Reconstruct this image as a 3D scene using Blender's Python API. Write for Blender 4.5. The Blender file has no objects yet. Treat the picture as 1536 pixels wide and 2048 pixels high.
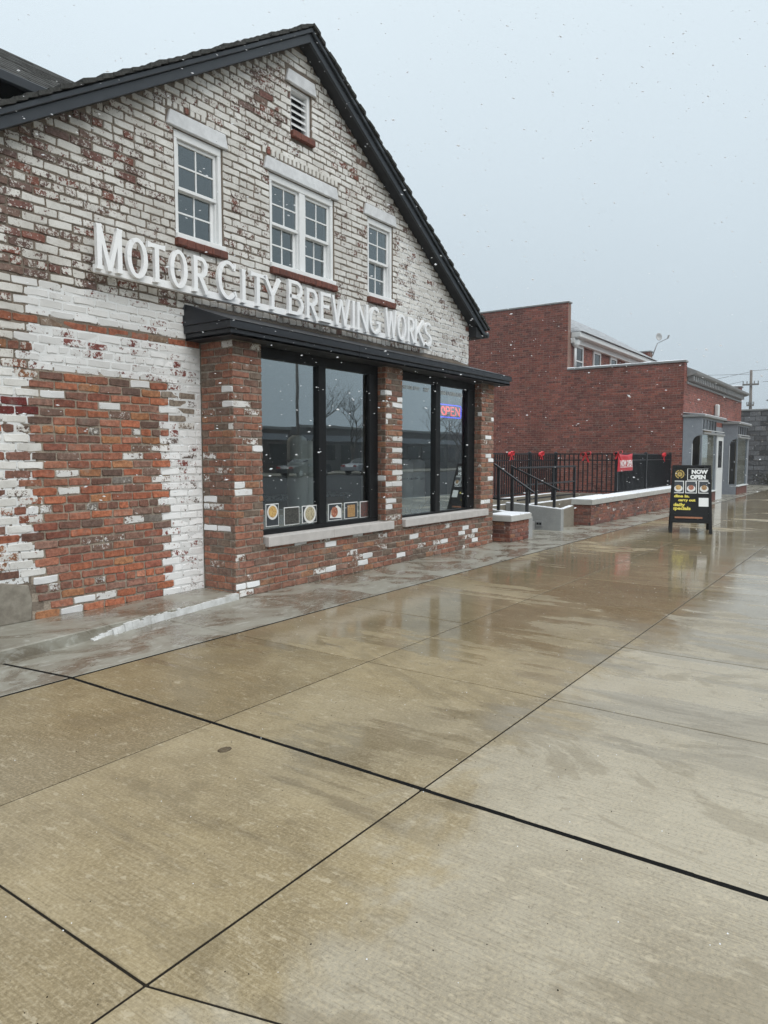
import bpy, bmesh, math, random
from mathutils import Vector, Matrix
from mathutils.geometry import tessellate_polygon

sc = bpy.context.scene
COL = sc.collection
S = 1.15            # plan units (measured from the photograph) to metres
R = random.Random(7)

# ------------------------------------------------------------------ camera
PITCH, YAW = math.radians(4.478), math.radians(35.337)
FW = Vector((math.cos(YAW)*math.cos(PITCH), math.sin(YAW)*math.cos(PITCH), -math.sin(PITCH)))
RT = Vector((math.sin(YAW), -math.cos(YAW), 0))
UP = RT.cross(FW)
CAM = Vector((0, 0, 1.3))
cd = bpy.data.cameras.new('camera')
cam = bpy.data.objects.new('camera', cd); COL.objects.link(cam)
cam.matrix_world = Matrix(((RT.x, UP.x, -FW.x, CAM.x*S), (RT.y, UP.y, -FW.y, CAM.y*S),
                           (RT.z, UP.z, -FW.z, CAM.z*S), (0, 0, 0, 1)))
cd.sensor_fit = 'VERTICAL'; cd.sensor_height = 36; cd.lens = 1430/2048*36
cd.clip_start = 0.05; cd.clip_end = 3000
sc.camera = cam

# ------------------------------------------------------------------ sky, sun, exposure
world = bpy.data.worlds.new('World'); sc.world = world; world.use_nodes = True
wt = world.node_tree; wn, wl = wt.nodes, wt.links
wn.clear()
wo = wn.new('ShaderNodeOutputWorld'); bg = wn.new('ShaderNodeBackground')
sky = wn.new('ShaderNodeTexSky'); sky.sky_type = 'NISHITA'; sky.sun_disc = False
sky.sun_elevation = math.radians(52); sky.sun_rotation = math.radians(198)
sky.air_density = 1.5; sky.dust_density = 6
tc = wn.new('ShaderNodeTexCoord'); sx = wn.new('ShaderNodeSeparateXYZ')
wl.new(tc.outputs['Generated'], sx.inputs[0])
rp = wn.new('ShaderNodeValToRGB')           # overcast: the zenith is about three times the horizon
rp.color_ramp.elements[0].position = 0; rp.color_ramp.elements[0].color = (.42, .497, .558, 1)
rp.color_ramp.elements[1].position = 1; rp.color_ramp.elements[1].color = (1.0, 1.07, 1.11, 1)
e = rp.color_ramp.elements.new(.50); e.color = (.665, .757, .815, 1)
wl.new(sx.outputs['Z'], rp.inputs[0])
wsc = wn.new('ShaderNodeVectorMath'); wsc.operation = 'SCALE'; wsc.inputs['Scale'].default_value = 10
cn = wn.new('ShaderNodeTexNoise'); cn.inputs['Scale'].default_value = 1.6; cn.inputs['Detail'].default_value = 3
wl.new(tc.outputs['Generated'], cn.inputs['Vector'])
cm = wn.new('ShaderNodeMapRange'); cm.inputs['To Min'].default_value = 9.4; cm.inputs['To Max'].default_value = 10.6
wl.new(cn.outputs['Fac'], cm.inputs['Value']); wl.new(cm.outputs[0], wsc.inputs['Scale'])
wl.new(rp.outputs[0], wsc.inputs[0])
wm = wn.new('ShaderNodeMix'); wm.data_type = 'RGBA'; wm.inputs['Factor'].default_value = .06
wl.new(wsc.outputs[0], wm.inputs['A']); wl.new(sky.outputs[0], wm.inputs['B'])
wl.new(wm.outputs['Result'], bg.inputs['Color']); bg.inputs['Strength'].default_value = .1
wl.new(bg.outputs[0], wo.inputs[0])
sd = bpy.data.lights.new('sun', 'SUN'); sd.energy = 1.5; sd.angle = math.radians(50); sd.color = (1, .97, .93)
sun = bpy.data.objects.new('sun', sd); COL.objects.link(sun)
sun.rotation_euler = Vector((.2, .62, -.83)).to_track_quat('-Z', 'Y').to_euler()
sun.location = (-5, -15, 25)
sc.view_settings.view_transform = 'Standard'; sc.view_settings.look = 'None'
sc.view_settings.exposure = 0.26; sc.view_settings.gamma = 1
sc.cycles.use_denoising = True
sc.cycles.max_bounces = 8; sc.cycles.transparent_max_bounces = 12
sc.cycles.sample_clamp_indirect = 6

# ------------------------------------------------------------------ materials
class NT:
    def __init__(s, name):
        s.m = bpy.data.materials.new(name); s.m.use_nodes = True
        s.t = s.m.node_tree; s.n = s.t.nodes; s.l = s.t.links
        s.b = s.n['Principled BSDF']; s.out = s.n['Material Output']
        s._pos = None
    def link(s, a, b): s.l.new(a, b)
    def pos(s):
        if s._pos is None: s._pos = s.n.new('ShaderNodeNewGeometry').outputs['Position']
        return s._pos
    def noise(s, scale, detail=4, rough=.55, mp=None, dist=0):
        x = s.n.new('ShaderNodeTexNoise'); x.inputs['Scale'].default_value = scale
        x.inputs['Detail'].default_value = detail; x.inputs['Roughness'].default_value = rough
        x.inputs['Distortion'].default_value = dist
        v = s.pos()
        if mp:
            k = s.n.new('ShaderNodeMapping'); k.inputs['Scale'].default_value = mp[:3]
            if len(mp) > 3: k.inputs['Rotation'].default_value = (0, 0, mp[3])
            s.link(v, k.inputs[0]); v = k.outputs[0]
        s.link(v, x.inputs['Vector']); return x.outputs['Fac']
    def ramp(s, f, lo, hi, a=0, b=1, smooth=True):
        x = s.n.new('ShaderNodeMapRange'); x.interpolation_type = 'SMOOTHSTEP' if smooth else 'LINEAR'
        for i, v in (('From Min', lo), ('From Max', hi), ('To Min', a), ('To Max', b)):
            if hasattr(v, 'node'): s.link(v, x.inputs[i])
            else: x.inputs[i].default_value = v
        s.link(f, x.inputs['Value']); return x.outputs[0]
    def math(s, op, a, b=None):
        x = s.n.new('ShaderNodeMath'); x.operation = op
        for i, v in enumerate((a, b)):
            if v is None: continue
            if hasattr(v, 'node'): s.link(v, x.inputs[i])
            else: x.inputs[i].default_value = v
        return x.outputs[0]
    def mix(s, f, a, b, mode='MIX'):
        x = s.n.new('ShaderNodeMix'); x.data_type = 'RGBA'; x.blend_type = mode
        for i, v in (('Factor', f), ('A', a), ('B', b)):
            if hasattr(v, 'node'): s.link(v, x.inputs[i])
            elif i == 'Factor': x.inputs[i].default_value = v
            else: x.inputs[i].default_value = (*v[:3], 1)
        return x.outputs['Result']
    def attr(s, name, kind='GEOMETRY'):
        x = s.n.new('ShaderNodeAttribute'); x.attribute_name = name; x.attribute_type = kind; return x
    def bump(s, h, strength=.3, dist=.005, prev=None):
        x = s.n.new('ShaderNodeBump'); x.inputs['Strength'].default_value = strength
        x.inputs['Distance'].default_value = dist; s.link(h, x.inputs['Height'])
        if prev is not None: s.link(prev, x.inputs['Normal'])
        return x.outputs[0]
    def set(s, col=None, rough=None, nrm=None, metal=None, spec=None):
        for k, v in (('Base Color', col), ('Roughness', rough), ('Normal', nrm), ('Metallic', metal), ('Specular IOR Level', spec)):
            if v is None: continue
            if hasattr(v, 'node'): s.link(v, s.b.inputs[k])
            elif k == 'Base Color': s.b.inputs[k].default_value = (*v[:3], 1)
            else: s.b.inputs[k].default_value = v
        return s.m

def plain(name, col, rough=.6, var=.12, scale=18, metal=0, bump=.08, spec=.5):
    t = NT(name); n = t.noise(scale, 5, .6); n2 = t.noise(scale*.13, 3)
    f = t.math('ADD', t.math('MULTIPLY', n, .6), t.math('MULTIPLY', n2, .4))
    c = t.mix(t.ramp(f, .3, .7), tuple(x*(1-var) for x in col), tuple(min(1, x*(1+var)) for x in col))
    return t.set(c, t.ramp(n, .3, .7, max(.02, rough-.08), min(1, rough+.08)), t.bump(n, bump, .004), metal, spec)

def brick_material():
    t = NT('painted_brick'); a = t.attr('bcol')
    n1 = t.noise(26, 6, .68); n2 = t.noise(85, 3, .6); n3 = t.noise(7, 3, .6)
    nz = t.math('ADD', t.math('ADD', t.math('MULTIPLY', n1, .50), t.math('MULTIPLY', n2, .26)), t.math('MULTIPLY', n3, .34)); nz = t.math('SUBTRACT', nz, .05)
    th = t.ramp(t.attr('bpaint').outputs['Fac'], 0, 1, .74, .26, False)
    d = t.math('SUBTRACT', nz, th)
    mask = t.ramp(d, -.006, .012)
    fine = t.noise(140, 4, .7)
    bc = t.mix(t.ramp(n1, .32, .68), (.62, .58, .56), (1.3, 1.3, 1.3))
    bcol = t.mix(1.0, a.outputs['Color'], bc, 'MULTIPLY')
    bcol = t.mix(t.ramp(fine, .52, .72, 0, .5), bcol, (.34, .29, .25))
    bcol = t.mix(t.ramp(n3, .55, .75, 0, .45), bcol, (.30, .25, .21))
    g = t.noise(3.2, 4, .6)
    pcol = t.mix(t.ramp(g, .35, .65), (.63, .61, .565), (.76, .75, .715))
    pcol = t.mix(t.ramp(n1, .52, .66, 0, .38), pcol, (.42, .38, .33))
    pcol = t.mix(t.ramp(n2, .5, .78, 0, .35), pcol, (.40, .38, .34))
    a2 = t.attr('bwhite')
    pcol = t.mix(a2.outputs['Fac'], pcol, (.80, .81, .82))
    edge = t.ramp(d, .01, .05, .35, 0)
    pcol = t.mix(edge, pcol, (.34, .29, .25))
    col = t.mix(mask, bcol, pcol)
    h = t.math('ADD', t.math('MULTIPLY', mask, .5), t.math('MULTIPLY', n1, .8))
    big = t.noise(.7, 4, .6, (1, 1, .35)); col = t.mix(1.0, col, t.mix(t.ramp(big, .32, .68), (.80, .79, .78), (1.1, 1.1, 1.1)), 'MULTIPLY')
    return t.set(col, t.ramp(n2, .3, .7, .55, .85), t.bump(h, .5, .006), spec=.35)

def mortar_material(name, col, paint=0.0):
    t = NT(name); n = t.noise(60, 5, .7); n1 = t.noise(26, 6, .68); n3 = t.noise(4, 3)
    c = t.mix(t.ramp(n, .3, .7), tuple(x*.6 for x in col), tuple(x*1.3 for x in col))
    c = t.mix(t.ramp(n3, .4, .7, 0, .45), c, tuple(x*1.5+.02 for x in col))
    if paint:
        m = t.ramp(n1, .74-.48*paint-.02, .74-.48*paint+.02)
        c = t.mix(m, c, (.70, .71, .71))
    return t.set(c, .85, t.bump(n, .6, .006), spec=.25)

def concrete(name, col, dark, wet=0.0, spec=.5, scale=1.0):
    t = NT(name); n1 = t.noise(1.1*scale, 5, .6); n2 = t.noise(38*scale, 5, .7); n3 = t.noise(5*scale, 4, .6)
    f = t.math('ADD', t.math('MULTIPLY', n1, .55), t.math('MULTIPLY', n3, .45))
    c = t.mix(t.ramp(f, .34, .66), dark, col)
    c = t.mix(t.ramp(n2, .5, .8, 0, .35), c, tuple(x*1.35 for x in col))
    return t.set(c, t.ramp(f, .3, .7, .75-.5*wet, .9-.4*wet), t.bump(n2, .25, .004), spec=spec)

def pavement_material(name):
    t = NT(name)
    rnd = t.n.new('ShaderNodeObjectInfo').outputs['Random']
    sp = t.n.new('ShaderNodeSeparateXYZ'); t.link(t.pos(), sp.inputs[0])
    stain = t.noise(.55, 5, .62, dist=.6); mid = t.noise(3.2, 5, .65, dist=.3)
    grain = t.noise(70, 6, .75); fleck = t.noise(24, 5, .72, (1, .45, 1, .3))
    broom = t.noise(1, 4, .6, (150, 5, 1, .03)); streak = t.noise(1, 4, .6, (5.5, .45, 1, .05))
    f = t.math('ADD', t.math('MULTIPLY', stain, .5), t.math('ADD', t.math('MULTIPLY', mid, .3), t.math('MULTIPLY', rnd, .2)))
    # the strip nearer the kerb has begun to dry, with a ragged edge
    edge = t.math('ADD', t.math('MULTIPLY', sp.outputs['Y'], -.42), t.math('ADD', t.math('MULTIPLY', t.noise(.8, 5, .7, dist=1.0), .9), t.math('MULTIPLY', rnd, .12)))
    dry = t.ramp(edge, -.17, -.05)
    c = t.mix(t.ramp(f, .36, .64), (.19, .142, .070), (.36, .288, .168))
    c = t.mix(dry, c, t.mix(t.ramp(f, .36, .64), (.275, .236, .168), (.405, .362, .278)))
    warm = t.ramp(t.noise(.35, 3), .42, .62)
    c = t.mix(t.math('MULTIPLY', warm, .28), c, (.35, .315, .245))
    c = t.mix(t.ramp(grain, .48, .62, 0, .42), c, (.52, .43, .285))
    c = t.mix(t.ramp(grain, .47, .34, 0, .46), c, (.11, .082, .042))
    c = t.mix(t.ramp(broom, .50, .66, 0, .2), c, (.50, .44, .33)); c = t.mix(t.ramp(broom, .48, .34, 0, .30), c, (.13, .105, .065))
    c = t.mix(t.ramp(t.noise(260, 2, .6), .66, .72, 0, .8), c, (.06, .05, .035))
    c = t.mix(t.ramp(fleck, .57, .64, 0, .45), c, (.53, .46, .335))
    c = t.mix(t.ramp(streak, .56, .74, 0, .3), c, (.16, .135, .095))
    c = t.mix(t.ramp(t.noise(9, 4, .7, dist=.5), .58, .72, 0, .35), c, (.16, .125, .075))
    c = t.mix(t.ramp(t.noise(.9, 5, .7, (1, .5, 1), 1.5), .53, .57, 0, .34), c, (.17, .135, .08))
    # film of water: smoother, darker where it stands; streaks follow the broom finish
    wetn = t.math('ADD', t.math('MULTIPLY', t.noise(.42, 4, .6, (1, .8, 1), .8), .62), t.math('MULTIPLY', streak, .38))
    far = t.math('SUBTRACT', t.ramp(sp.outputs['X'], 1.2, 6, -.075, .055), t.math('MULTIPLY', dry, .045))
    wet = t.ramp(t.math('ADD', t.math('ADD', wetn, far), t.math('MULTIPLY', t.math('SUBTRACT', fleck, .5), .10)), .475, .515)
    c = t.mix(t.math('MULTIPLY', wet, .36), c, (.145, .115, .072))
    rough = t.ramp(wet, 0, 1, .33, .05, False)
    rough = t.math('ADD', rough, t.ramp(streak, .3, .7, -.03, .09))
    h = t.math('ADD', t.math('MULTIPLY', broom, .7), t.math('MULTIPLY', grain, .5))
    nb = t.n.new('ShaderNodeBump'); nb.inputs['Distance'].default_value = .0022
    t.link(h, nb.inputs['Height']); t.link(t.ramp(wet, 0, 1, .42, .08, False), nb.inputs['Strength'])
    n2 = t.bump(t.noise(.8, 3, .5), .25, .02, nb.outputs[0])
    t.b.inputs['IOR'].default_value = 1.36
    return t.set(c, rough, n2, spec=.55)

def strip_material():
    t = NT('old_mottled_concrete')
    stain = t.noise(1.2, 5, .65, dist=1.5); swirl = t.noise(3.5, 6, .7, (.7, 1.6, 1, .2), 3.2); grain = t.noise(60, 5, .7)
    c = t.mix(t.ramp(stain, .36, .62), (.15, .125, .09), (.30, .29, .245))
    c = t.mix(t.ramp(swirl, .52, .66, 0, .65), c, (.46, .46, .42))
    c = t.mix(t.ramp(grain, .5, .78, 0, .3), c, (.40, .38, .32))
    rough = t.ramp(stain, .36, .6, .14, .42)
    return t.set(c, rough, t.bump(grain, .22, .003), spec=.55)

def glass_material(name, tint=(.85, .9, .9), boost=3.4, base=.19):
    t = NT(name); t.n.remove(t.b)
    fr = t.n.new('ShaderNodeFresnel'); fr.inputs['IOR'].default_value = 1.52
    f = t.math('MINIMUM', t.math('ADD', t.math('MULTIPLY', fr.outputs[0], boost), base), .92)
    tr = t.n.new('ShaderNodeBsdfTransparent'); tr.inputs[0].default_value = (*tint, 1)
    gl = t.n.new('ShaderNodeBsdfGlossy'); gl.inputs['Roughness'].default_value = .012
    gl.inputs['Color'].default_value = (.86, .95, .97, 1)
    n = t.noise(1.3, 2, .5); t.link(t.bump(n, .06, .01), gl.inputs['Normal'])
    mx = t.n.new('ShaderNodeMixShader'); t.link(f, mx.inputs[0]); t.link(tr.outputs[0], mx.inputs[1]); t.link(gl.outputs[0], mx.inputs[2])
    t.link(mx.outputs[0], t.out.inputs[0]); return t.m

def emit(name, col, s):
    t = NT(name); t.b.inputs['Emission Color'].default_value = (*col, 1); t.b.inputs['Emission Strength'].default_value = s
    return t.set(tuple(x*.5 for x in col), .4)

def shingle_material(name, col, snow=0.0):
    t = NT(name); n = t.noise(45, 4, .7); n2 = t.noise(4, 4, .6)
    c = t.mix(t.ramp(n, .3, .7), tuple(x*.55 for x in col), tuple(x*1.5 for x in col))
    if snow: c = t.mix(t.ramp(n2, .62-.3*snow, .75-.3*snow, 0, .45), c, (.55, .58, .61))
    return t.set(c, .8, t.bump(n, .5, .006), spec=.3)

def food_material(name, a, b, c):
    t = NT(name); n = t.noise(38, 4, .6, dist=1.0); n2 = t.noise(90, 3)
    k = t.mix(t.ramp(n, .38, .52), a, b); k = t.mix(t.ramp(n2, .55, .65), k, c)
    return t.set(k, .5)

def flake_material():
    t = NT('snow_flake'); t.set((.9, .92, .95), .7)
    tr = t.n.new('ShaderNodeBsdfTranslucent'); tr.inputs[0].default_value = (.95, .96, .98, 1)
    mx = t.n.new('ShaderNodeMixShader'); mx.inputs[0].default_value = .5
    t.link(t.b.outputs[0], mx.inputs[1]); t.link(tr.outputs[0], mx.inputs[2]); t.link(mx.outputs[0], t.out.inputs[0]); return t.m

M = dict(
    brick=brick_material(),
    mortar=mortar_material('brown_mortar', (.18, .148, .118)), mortar_pale=mortar_material('pale_pointing', (.30, .255, .205)),
    mortar_grey=mortar_material('grey_mortar', (.30, .262, .22)),
    mortar_white=mortar_material('painted_mortar', (.16, .135, .11), .74),
    mortar_mix=mortar_material('half_painted_mortar', (.16, .135, .11), .62),
    mortar_red=mortar_material('pinkish_mortar', (.24, .155, .125)),
    black_trim=plain('charcoal_painted_wood', (.022, .027, .034), .42, .25, 9, bump=.15),
    canopy=plain('near_black_painted_board', (.012, .014, .019), .45, .25, 9, bump=.15),
    soffit=plain('black_soffit_paint', (.009, .010, .012), .6, .2, 9),
    white_trim=plain('white_window_paint', (.78, .79, .79), .38, .05, 14),
    sign_white=plain('white_sign_enamel', (.88, .885, .89), .33, .04, 8, bump=.03),
    stone=plain('pale_lintel_stone', (.66, .675, .69), .75, .14, 11, bump=.25),
    sill_stone=plain('grey_limestone', (.50, .475, .455), .65, .10, 13, bump=.15),
    sill_brick=plain('dark_red_sill_brick', (.135, .042, .026), .6, .45, 26, bump=.4),
    frame=plain('black_aluminium', (.006, .0065, .0075), .5, .2, 12, bump=.02, spec=.25),
    iron=plain('black_powder_coated_steel', (.012, .013, .016), .38, .3, 25, bump=.05),
    glass=glass_material('shopfront_glass'),
    glass_far=glass_material('far_shop_glass', (.9, .92, .92), 1.3, .02),
    glass_up=glass_material('upper_window_glass', (.7, .75, .76), 2.1, .07),
    pave=pavement_material('wet_concrete_pavement'), strip=strip_material(),
    joint=plain('black_joint_sealant', (.006, .006, .006), .9, .3, 30, spec=.12),
    dirt=plain('joint_dirt', (.018, .015, .011), .9, .3, 40, spec=.15),
    concrete=concrete('cast_concrete', (.34, .345, .34), (.25, .255, .25), .2),
    concrete_cap=concrete('pale_cast_cap', (.47, .465, .44), (.37, .36, .335), .2),
    concrete_wet=concrete('damp_concrete', (.27, .245, .20), (.17, .15, .115), .75),
    plaster=concrete('white_plaster', (.66, .67, .67), (.42, .42, .40), 0, scale=3),
    stonepatch=concrete('rough_parged_stone', (.30, .275, .23), (.17, .15, .12), .1, scale=3.5),
    snow=plain('fresh_snow', (.83, .86, .90), .75, .05, 30, bump=.3),
    flake=flake_material(),
    shingle=shingle_material('black_shingle', (.045, .045, .042)),
    shingle_snow=shingle_material('snowy_grey_shingle', (.20, .21, .22), .8),
    asphalt=concrete('dark_asphalt', (.045, .045, .046), (.025, .025, .027), .1, spec=.3),
    ground=concrete('dull_ground', (.12, .115, .085), (.07, .07, .05), .2),
    grey_paint=plain('blue_grey_shopfront_paint', (.25, .27, .30), .5, .1, 10),
    grey_trim=plain('grey_cornice_paint', (.26, .265, .265), .55, .15, 10),
    curtain=plain('beige_curtain', (.52, .48, .38), .85, .2, 22),
    board=plain('brown_plywood_board', (.27, .17, .09), .7, .25, 12),
    white_door=plain('white_painted_door', (.66, .68, .68), .45, .06, 10),
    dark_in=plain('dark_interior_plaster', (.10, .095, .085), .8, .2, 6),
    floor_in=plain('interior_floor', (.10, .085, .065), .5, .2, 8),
    steel=plain('brushed_steel_tank', (.62, .63, .62), .28, .05, 12, metal=.85),
    tank=plain('white_enamel_tank', (.80, .84, .80), .4, .06, 12),
    wood=plain('warm_brown_wood', (.16, .085, .04), .5, .3, 10),
    redthing=plain('deep_red_panel', (.22, .04, .03), .6, .3, 12),
    banner=plain('red_banner_vinyl', (.55, .03, .045), .42, .12, 10, bump=.1),
    ribbon=plain('red_satin_ribbon', (.62, .03, .04), .35, .15, 20),
    print_white=plain('white_print', (.80, .81, .80), .5, .02, 10, bump=0),
    print_yellow=plain('yellow_print', (.78, .66, .10), .5, .03, 10, bump=0),
    print_gold=plain('gold_print', (.46, .33, .09), .45, .2, 60, bump=0),
    chalk=plain('black_sign_board', (.008, .0085, .009), .55, .3, 14, bump=.04, spec=.22),
    copper=plain('worn_orange_wood', (.33, .13, .06), .5, .35, 40),
    vinyl=plain('pale_vinyl_lettering', (.82, .86, .87), .5, .03, 10, bump=0),
    neon_red=emit('red_neon_tube', (1.0, .055, .03), 1.5),
    neon_blue=emit('blue_neon_tube', (.035, .05, 1.0), 1.5),
    bulb=emit('warm_lamp_bulb', (1.0, .86, .62), 40.0),
    bark=plain('grey_bark', (.085, .075, .065), .85, .3, 14, bump=.5),
    pole=plain('weathered_pole_wood', (.16, .14, .125), .85, .25, 8, bump=.3),
    wire=plain('black_cable', (.03, .03, .032), .5, .1),
    dish=plain('grey_dish_enamel', (.42, .43, .43), .5, .05),
    far_wall=plain('dull_brown_far_brick', (.075, .056, .046), .8, .3, 5, bump=.3),
    far_wall2=plain('dull_grey_far_render', (.085, .082, .08), .8, .2, 3, bump=.2),
    far_wall3=plain('pale_far_siding', (.30, .30, .29), .8, .15, 3, bump=.2),
    car_a=plain('silver_car_paint', (.30, .31, .33), .25, .03, 6, bump=0),
    car_b=plain('charcoal_car_paint', (.04, .042, .046), .22, .03, 6, bump=0),
    rubber=plain('tyre_rubber', (.015, .015, .015), .8, .1),
    car_glass=plain('dark_car_glass', (.012, .014, .016), .08, .05, 6, bump=0),
    lamp_red=plain('red_lamp_lens', (.35, .02, .02), .2, .05),
    lamp_clear=plain('clear_lamp_lens', (.6, .6, .58), .15, .05),
    bush=plain('dark_winter_leaves', (.03, .035, .02), .7, .4, 20),
    leaf=plain('brown_wet_leaf', (.095, .07, .04), .5, .3, 60),
    food1=food_material('fries_and_fish', (.45, .22, .06), (.62, .42, .15), (.25, .10, .03)),
    food2=food_material('glazed_meat', (.20, .05, .03), (.38, .12, .07), (.55, .42, .28)),
    food3=food_material('golden_rolls', (.30, .15, .05), (.42, .26, .11), (.10, .06, .04)),
    food4=food_material('pasta_shellfish', (.30, .27, .18), (.48, .42, .28), (.12, .10, .06)),
    food5=food_material('dark_taproom_scene', (.015, .017, .016), (.05, .05, .045), (.18, .17, .15)),
    food6=food_material('brick_facade_scene', (.16, .05, .04), (.05, .05, .05), (.30, .12, .09)),
    plate=plain('white_china', (.72, .72, .70), .35, .03),
    photo_blue=plain('blue_grey_print', (.035, .042, .05), .5, .3, 60),
)

# ------------------------------------------------------------------ mesh building
ORG = {}
def org(o): return ORG.get(o.name, Vector((0, 0, 0)))

class MB:
    def __init__(s): s.v, s.f = [], []
    def add(s, vs, fs):
        k = len(s.v); s.v += [tuple(p) for p in vs]; s.f += [tuple(i+k for i in q) for q in fs]; return s
    def box(s, x0, x1, y0, y1, z0, z1):
        return s.add([(x0,y0,z0),(x1,y0,z0),(x1,y1,z0),(x0,y1,z0),(x0,y0,z1),(x1,y0,z1),(x1,y1,z1),(x0,y1,z1)],
                     [(0,3,2,1),(4,5,6,7),(0,1,5,4),(1,2,6,5),(2,3,7,6),(3,0,4,7)])
    def hexa(s, b, t):      # four bottom and four top points
        return s.add(list(b)+list(t), [(0,3,2,1),(4,5,6,7),(0,1,5,4),(1,2,6,5),(2,3,7,6),(3,0,4,7)])
    def prism(s, poly, d):  # closed polygon of 3-D points pushed along d
        n = len(poly); d = Vector(d)
        return s.add([Vector(p) for p in poly]+[Vector(p)+d for p in poly],
                     [tuple(range(n))[::-1], tuple(range(n, 2*n))]+[(i,(i+1)%n,n+(i+1)%n,n+i) for i in range(n)])
    def tube(s, pts, r, n=8, caps=True):
        pts = [Vector(p) for p in pts]; rs = r if isinstance(r, (list, tuple)) else [r]*len(pts)
        k = len(s.v); up = Vector((0, 0, 1))
        for i, p in enumerate(pts):
            d = (pts[min(i+1, len(pts)-1)]-pts[max(i-1, 0)]).normalized()
            a = d.cross(up if abs(d.z) < .95 else Vector((1, 0, 0))).normalized(); b = d.cross(a)
            for j in range(n):
                t = 2*math.pi*j/n; q = p+(a*math.cos(t)+b*math.sin(t))*rs[i]; s.v.append(tuple(q))
        for i in range(len(pts)-1):
            for j in range(n):
                s.f.append((k+i*n+j, k+i*n+(j+1)%n, k+(i+1)*n+(j+1)%n, k+(i+1)*n+j))
        if caps:
            s.f.append(tuple(k+j for j in range(n))[::-1]); s.f.append(tuple(k+(len(pts)-1)*n+j for j in range(n)))
        return s
    def bar(s, p, q, w, h):     # rectangular bar from p to q
        p, q = Vector(p), Vector(q); d = (q-p).normalized()
        up = Vector((0, 0, 1)) if abs(d.z) < .95 else Vector((1, 0, 0))
        a = d.cross(up).normalized()*w/2; b = a.cross(d).normalized()*h/2
        return s.hexa([p-a-b, p+a-b, p+a+b, p-a+b], [q-a-b, q+a-b, q+a+b, q-a+b])
    def lathe(s, c, prof, n=20, axis='Z'):
        k = len(s.v); c = Vector(c)
        for r_, h in prof:
            for j in range(n):
                t = 2*math.pi*j/n; a, b = r_*math.cos(t), r_*math.sin(t)
                s.v.append(tuple(c+Vector({'Z': (a, b, h), 'Y': (a, h, b), 'X': (h, a, b)}[axis])))
        for i in range(len(prof)-1):
            for j in range(n): s.f.append((k+i*n+j, k+i*n+(j+1)%n, k+(i+1)*n+(j+1)%n, k+(i+1)*n+j))
        s.f.append(tuple(k+j for j in range(n))[::-1]); s.f.append(tuple(k+(len(prof)-1)*n+j for j in range(n)))
        return s
    def build(s, name, mat, parent=None, bevel=0, smooth=False, stuff=False, recalc=True, seg=1):
        o_ = org(parent) if parent else Vector((0, 0, 0))
        me = bpy.data.meshes.new(name)
        me.from_pydata([(p[0]*S-o_.x, p[1]*S-o_.y, p[2]*S-o_.z) for p in s.v], [], s.f)
        if recalc or bevel:
            bm = bmesh.new(); bm.from_mesh(me)
            if recalc: bmesh.ops.recalc_face_normals(bm, faces=bm.faces)
            if bevel: bmesh.ops.bevel(bm, geom=bm.edges[:], offset=bevel*S, segments=seg, affect='EDGES', profile=.6, clamp_overlap=True)
            bm.to_mesh(me); bm.free()
        me.materials.append(M[mat])
        if smooth: me.polygons.foreach_set('use_smooth', [True]*len(me.polygons))
        o = bpy.data.objects.new(name, me); COL.objects.link(o)
        if parent: o.parent = parent
        ORG[o.name] = o_
        if stuff: o['kind'] = 'stuff'
        return o

def tag(o, label, cat, group=None):
    o['label'] = label; o['category'] = cat
    if group: o['group'] = group
    return o
def thing(name, label, cat, loc, group=None):
    o = bpy.data.objects.new(name, None); COL.objects.link(o)
    o.location = (loc[0]*S, loc[1]*S, loc[2]*S); o.empty_display_size = .2
    ORG[o.name] = Vector(o.location)
    return tag(o, label, cat, group)
def struct(o): o['kind'] = 'structure'; return o
def box(name, mat, parent, *a, bevel=0.004, **k): return MB().box(*a).build(name, mat, parent, bevel=bevel, **k)

def text_mb(txt, size, place, bold=0.0, align='LEFT', spacing=1.0, squash=1.0, thick=.002):
    """raised lettering; place(x, y, n) maps glyph space to plan units"""
    cu = bpy.data.curves.new('lettering', 'FONT'); cu.body = txt; cu.size = size; cu.offset = bold
    cu.align_x = align; cu.space_character = spacing; cu.resolution_u = 3
    ob = bpy.data.objects.new('lettering', cu); COL.objects.link(ob)
    bpy.context.view_layer.update()
    me = bpy.data.meshes.new_from_object(ob.evaluated_get(bpy.context.evaluated_depsgraph_get()))
    m = MB()
    bm = bmesh.new(); bm.from_mesh(me)
    bmesh.ops.remove_doubles(bm, verts=bm.verts, dist=1e-5)
    g = bmesh.ops.extrude_face_region(bm, geom=bm.faces[:])
    for v in [x for x in g['geom'] if isinstance(x, bmesh.types.BMVert)]: v.co.z += 1.0
    bm.verts.index_update()
    m.add([place(v.co.x*squash, v.co.y, v.co.z*thick) for v in bm.verts], [tuple(v.index for v in f.verts) for f in bm.faces])
    bm.free(); bpy.data.objects.remove(ob); bpy.data.curves.remove(cu); bpy.data.meshes.remove(me)
    return m

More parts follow.
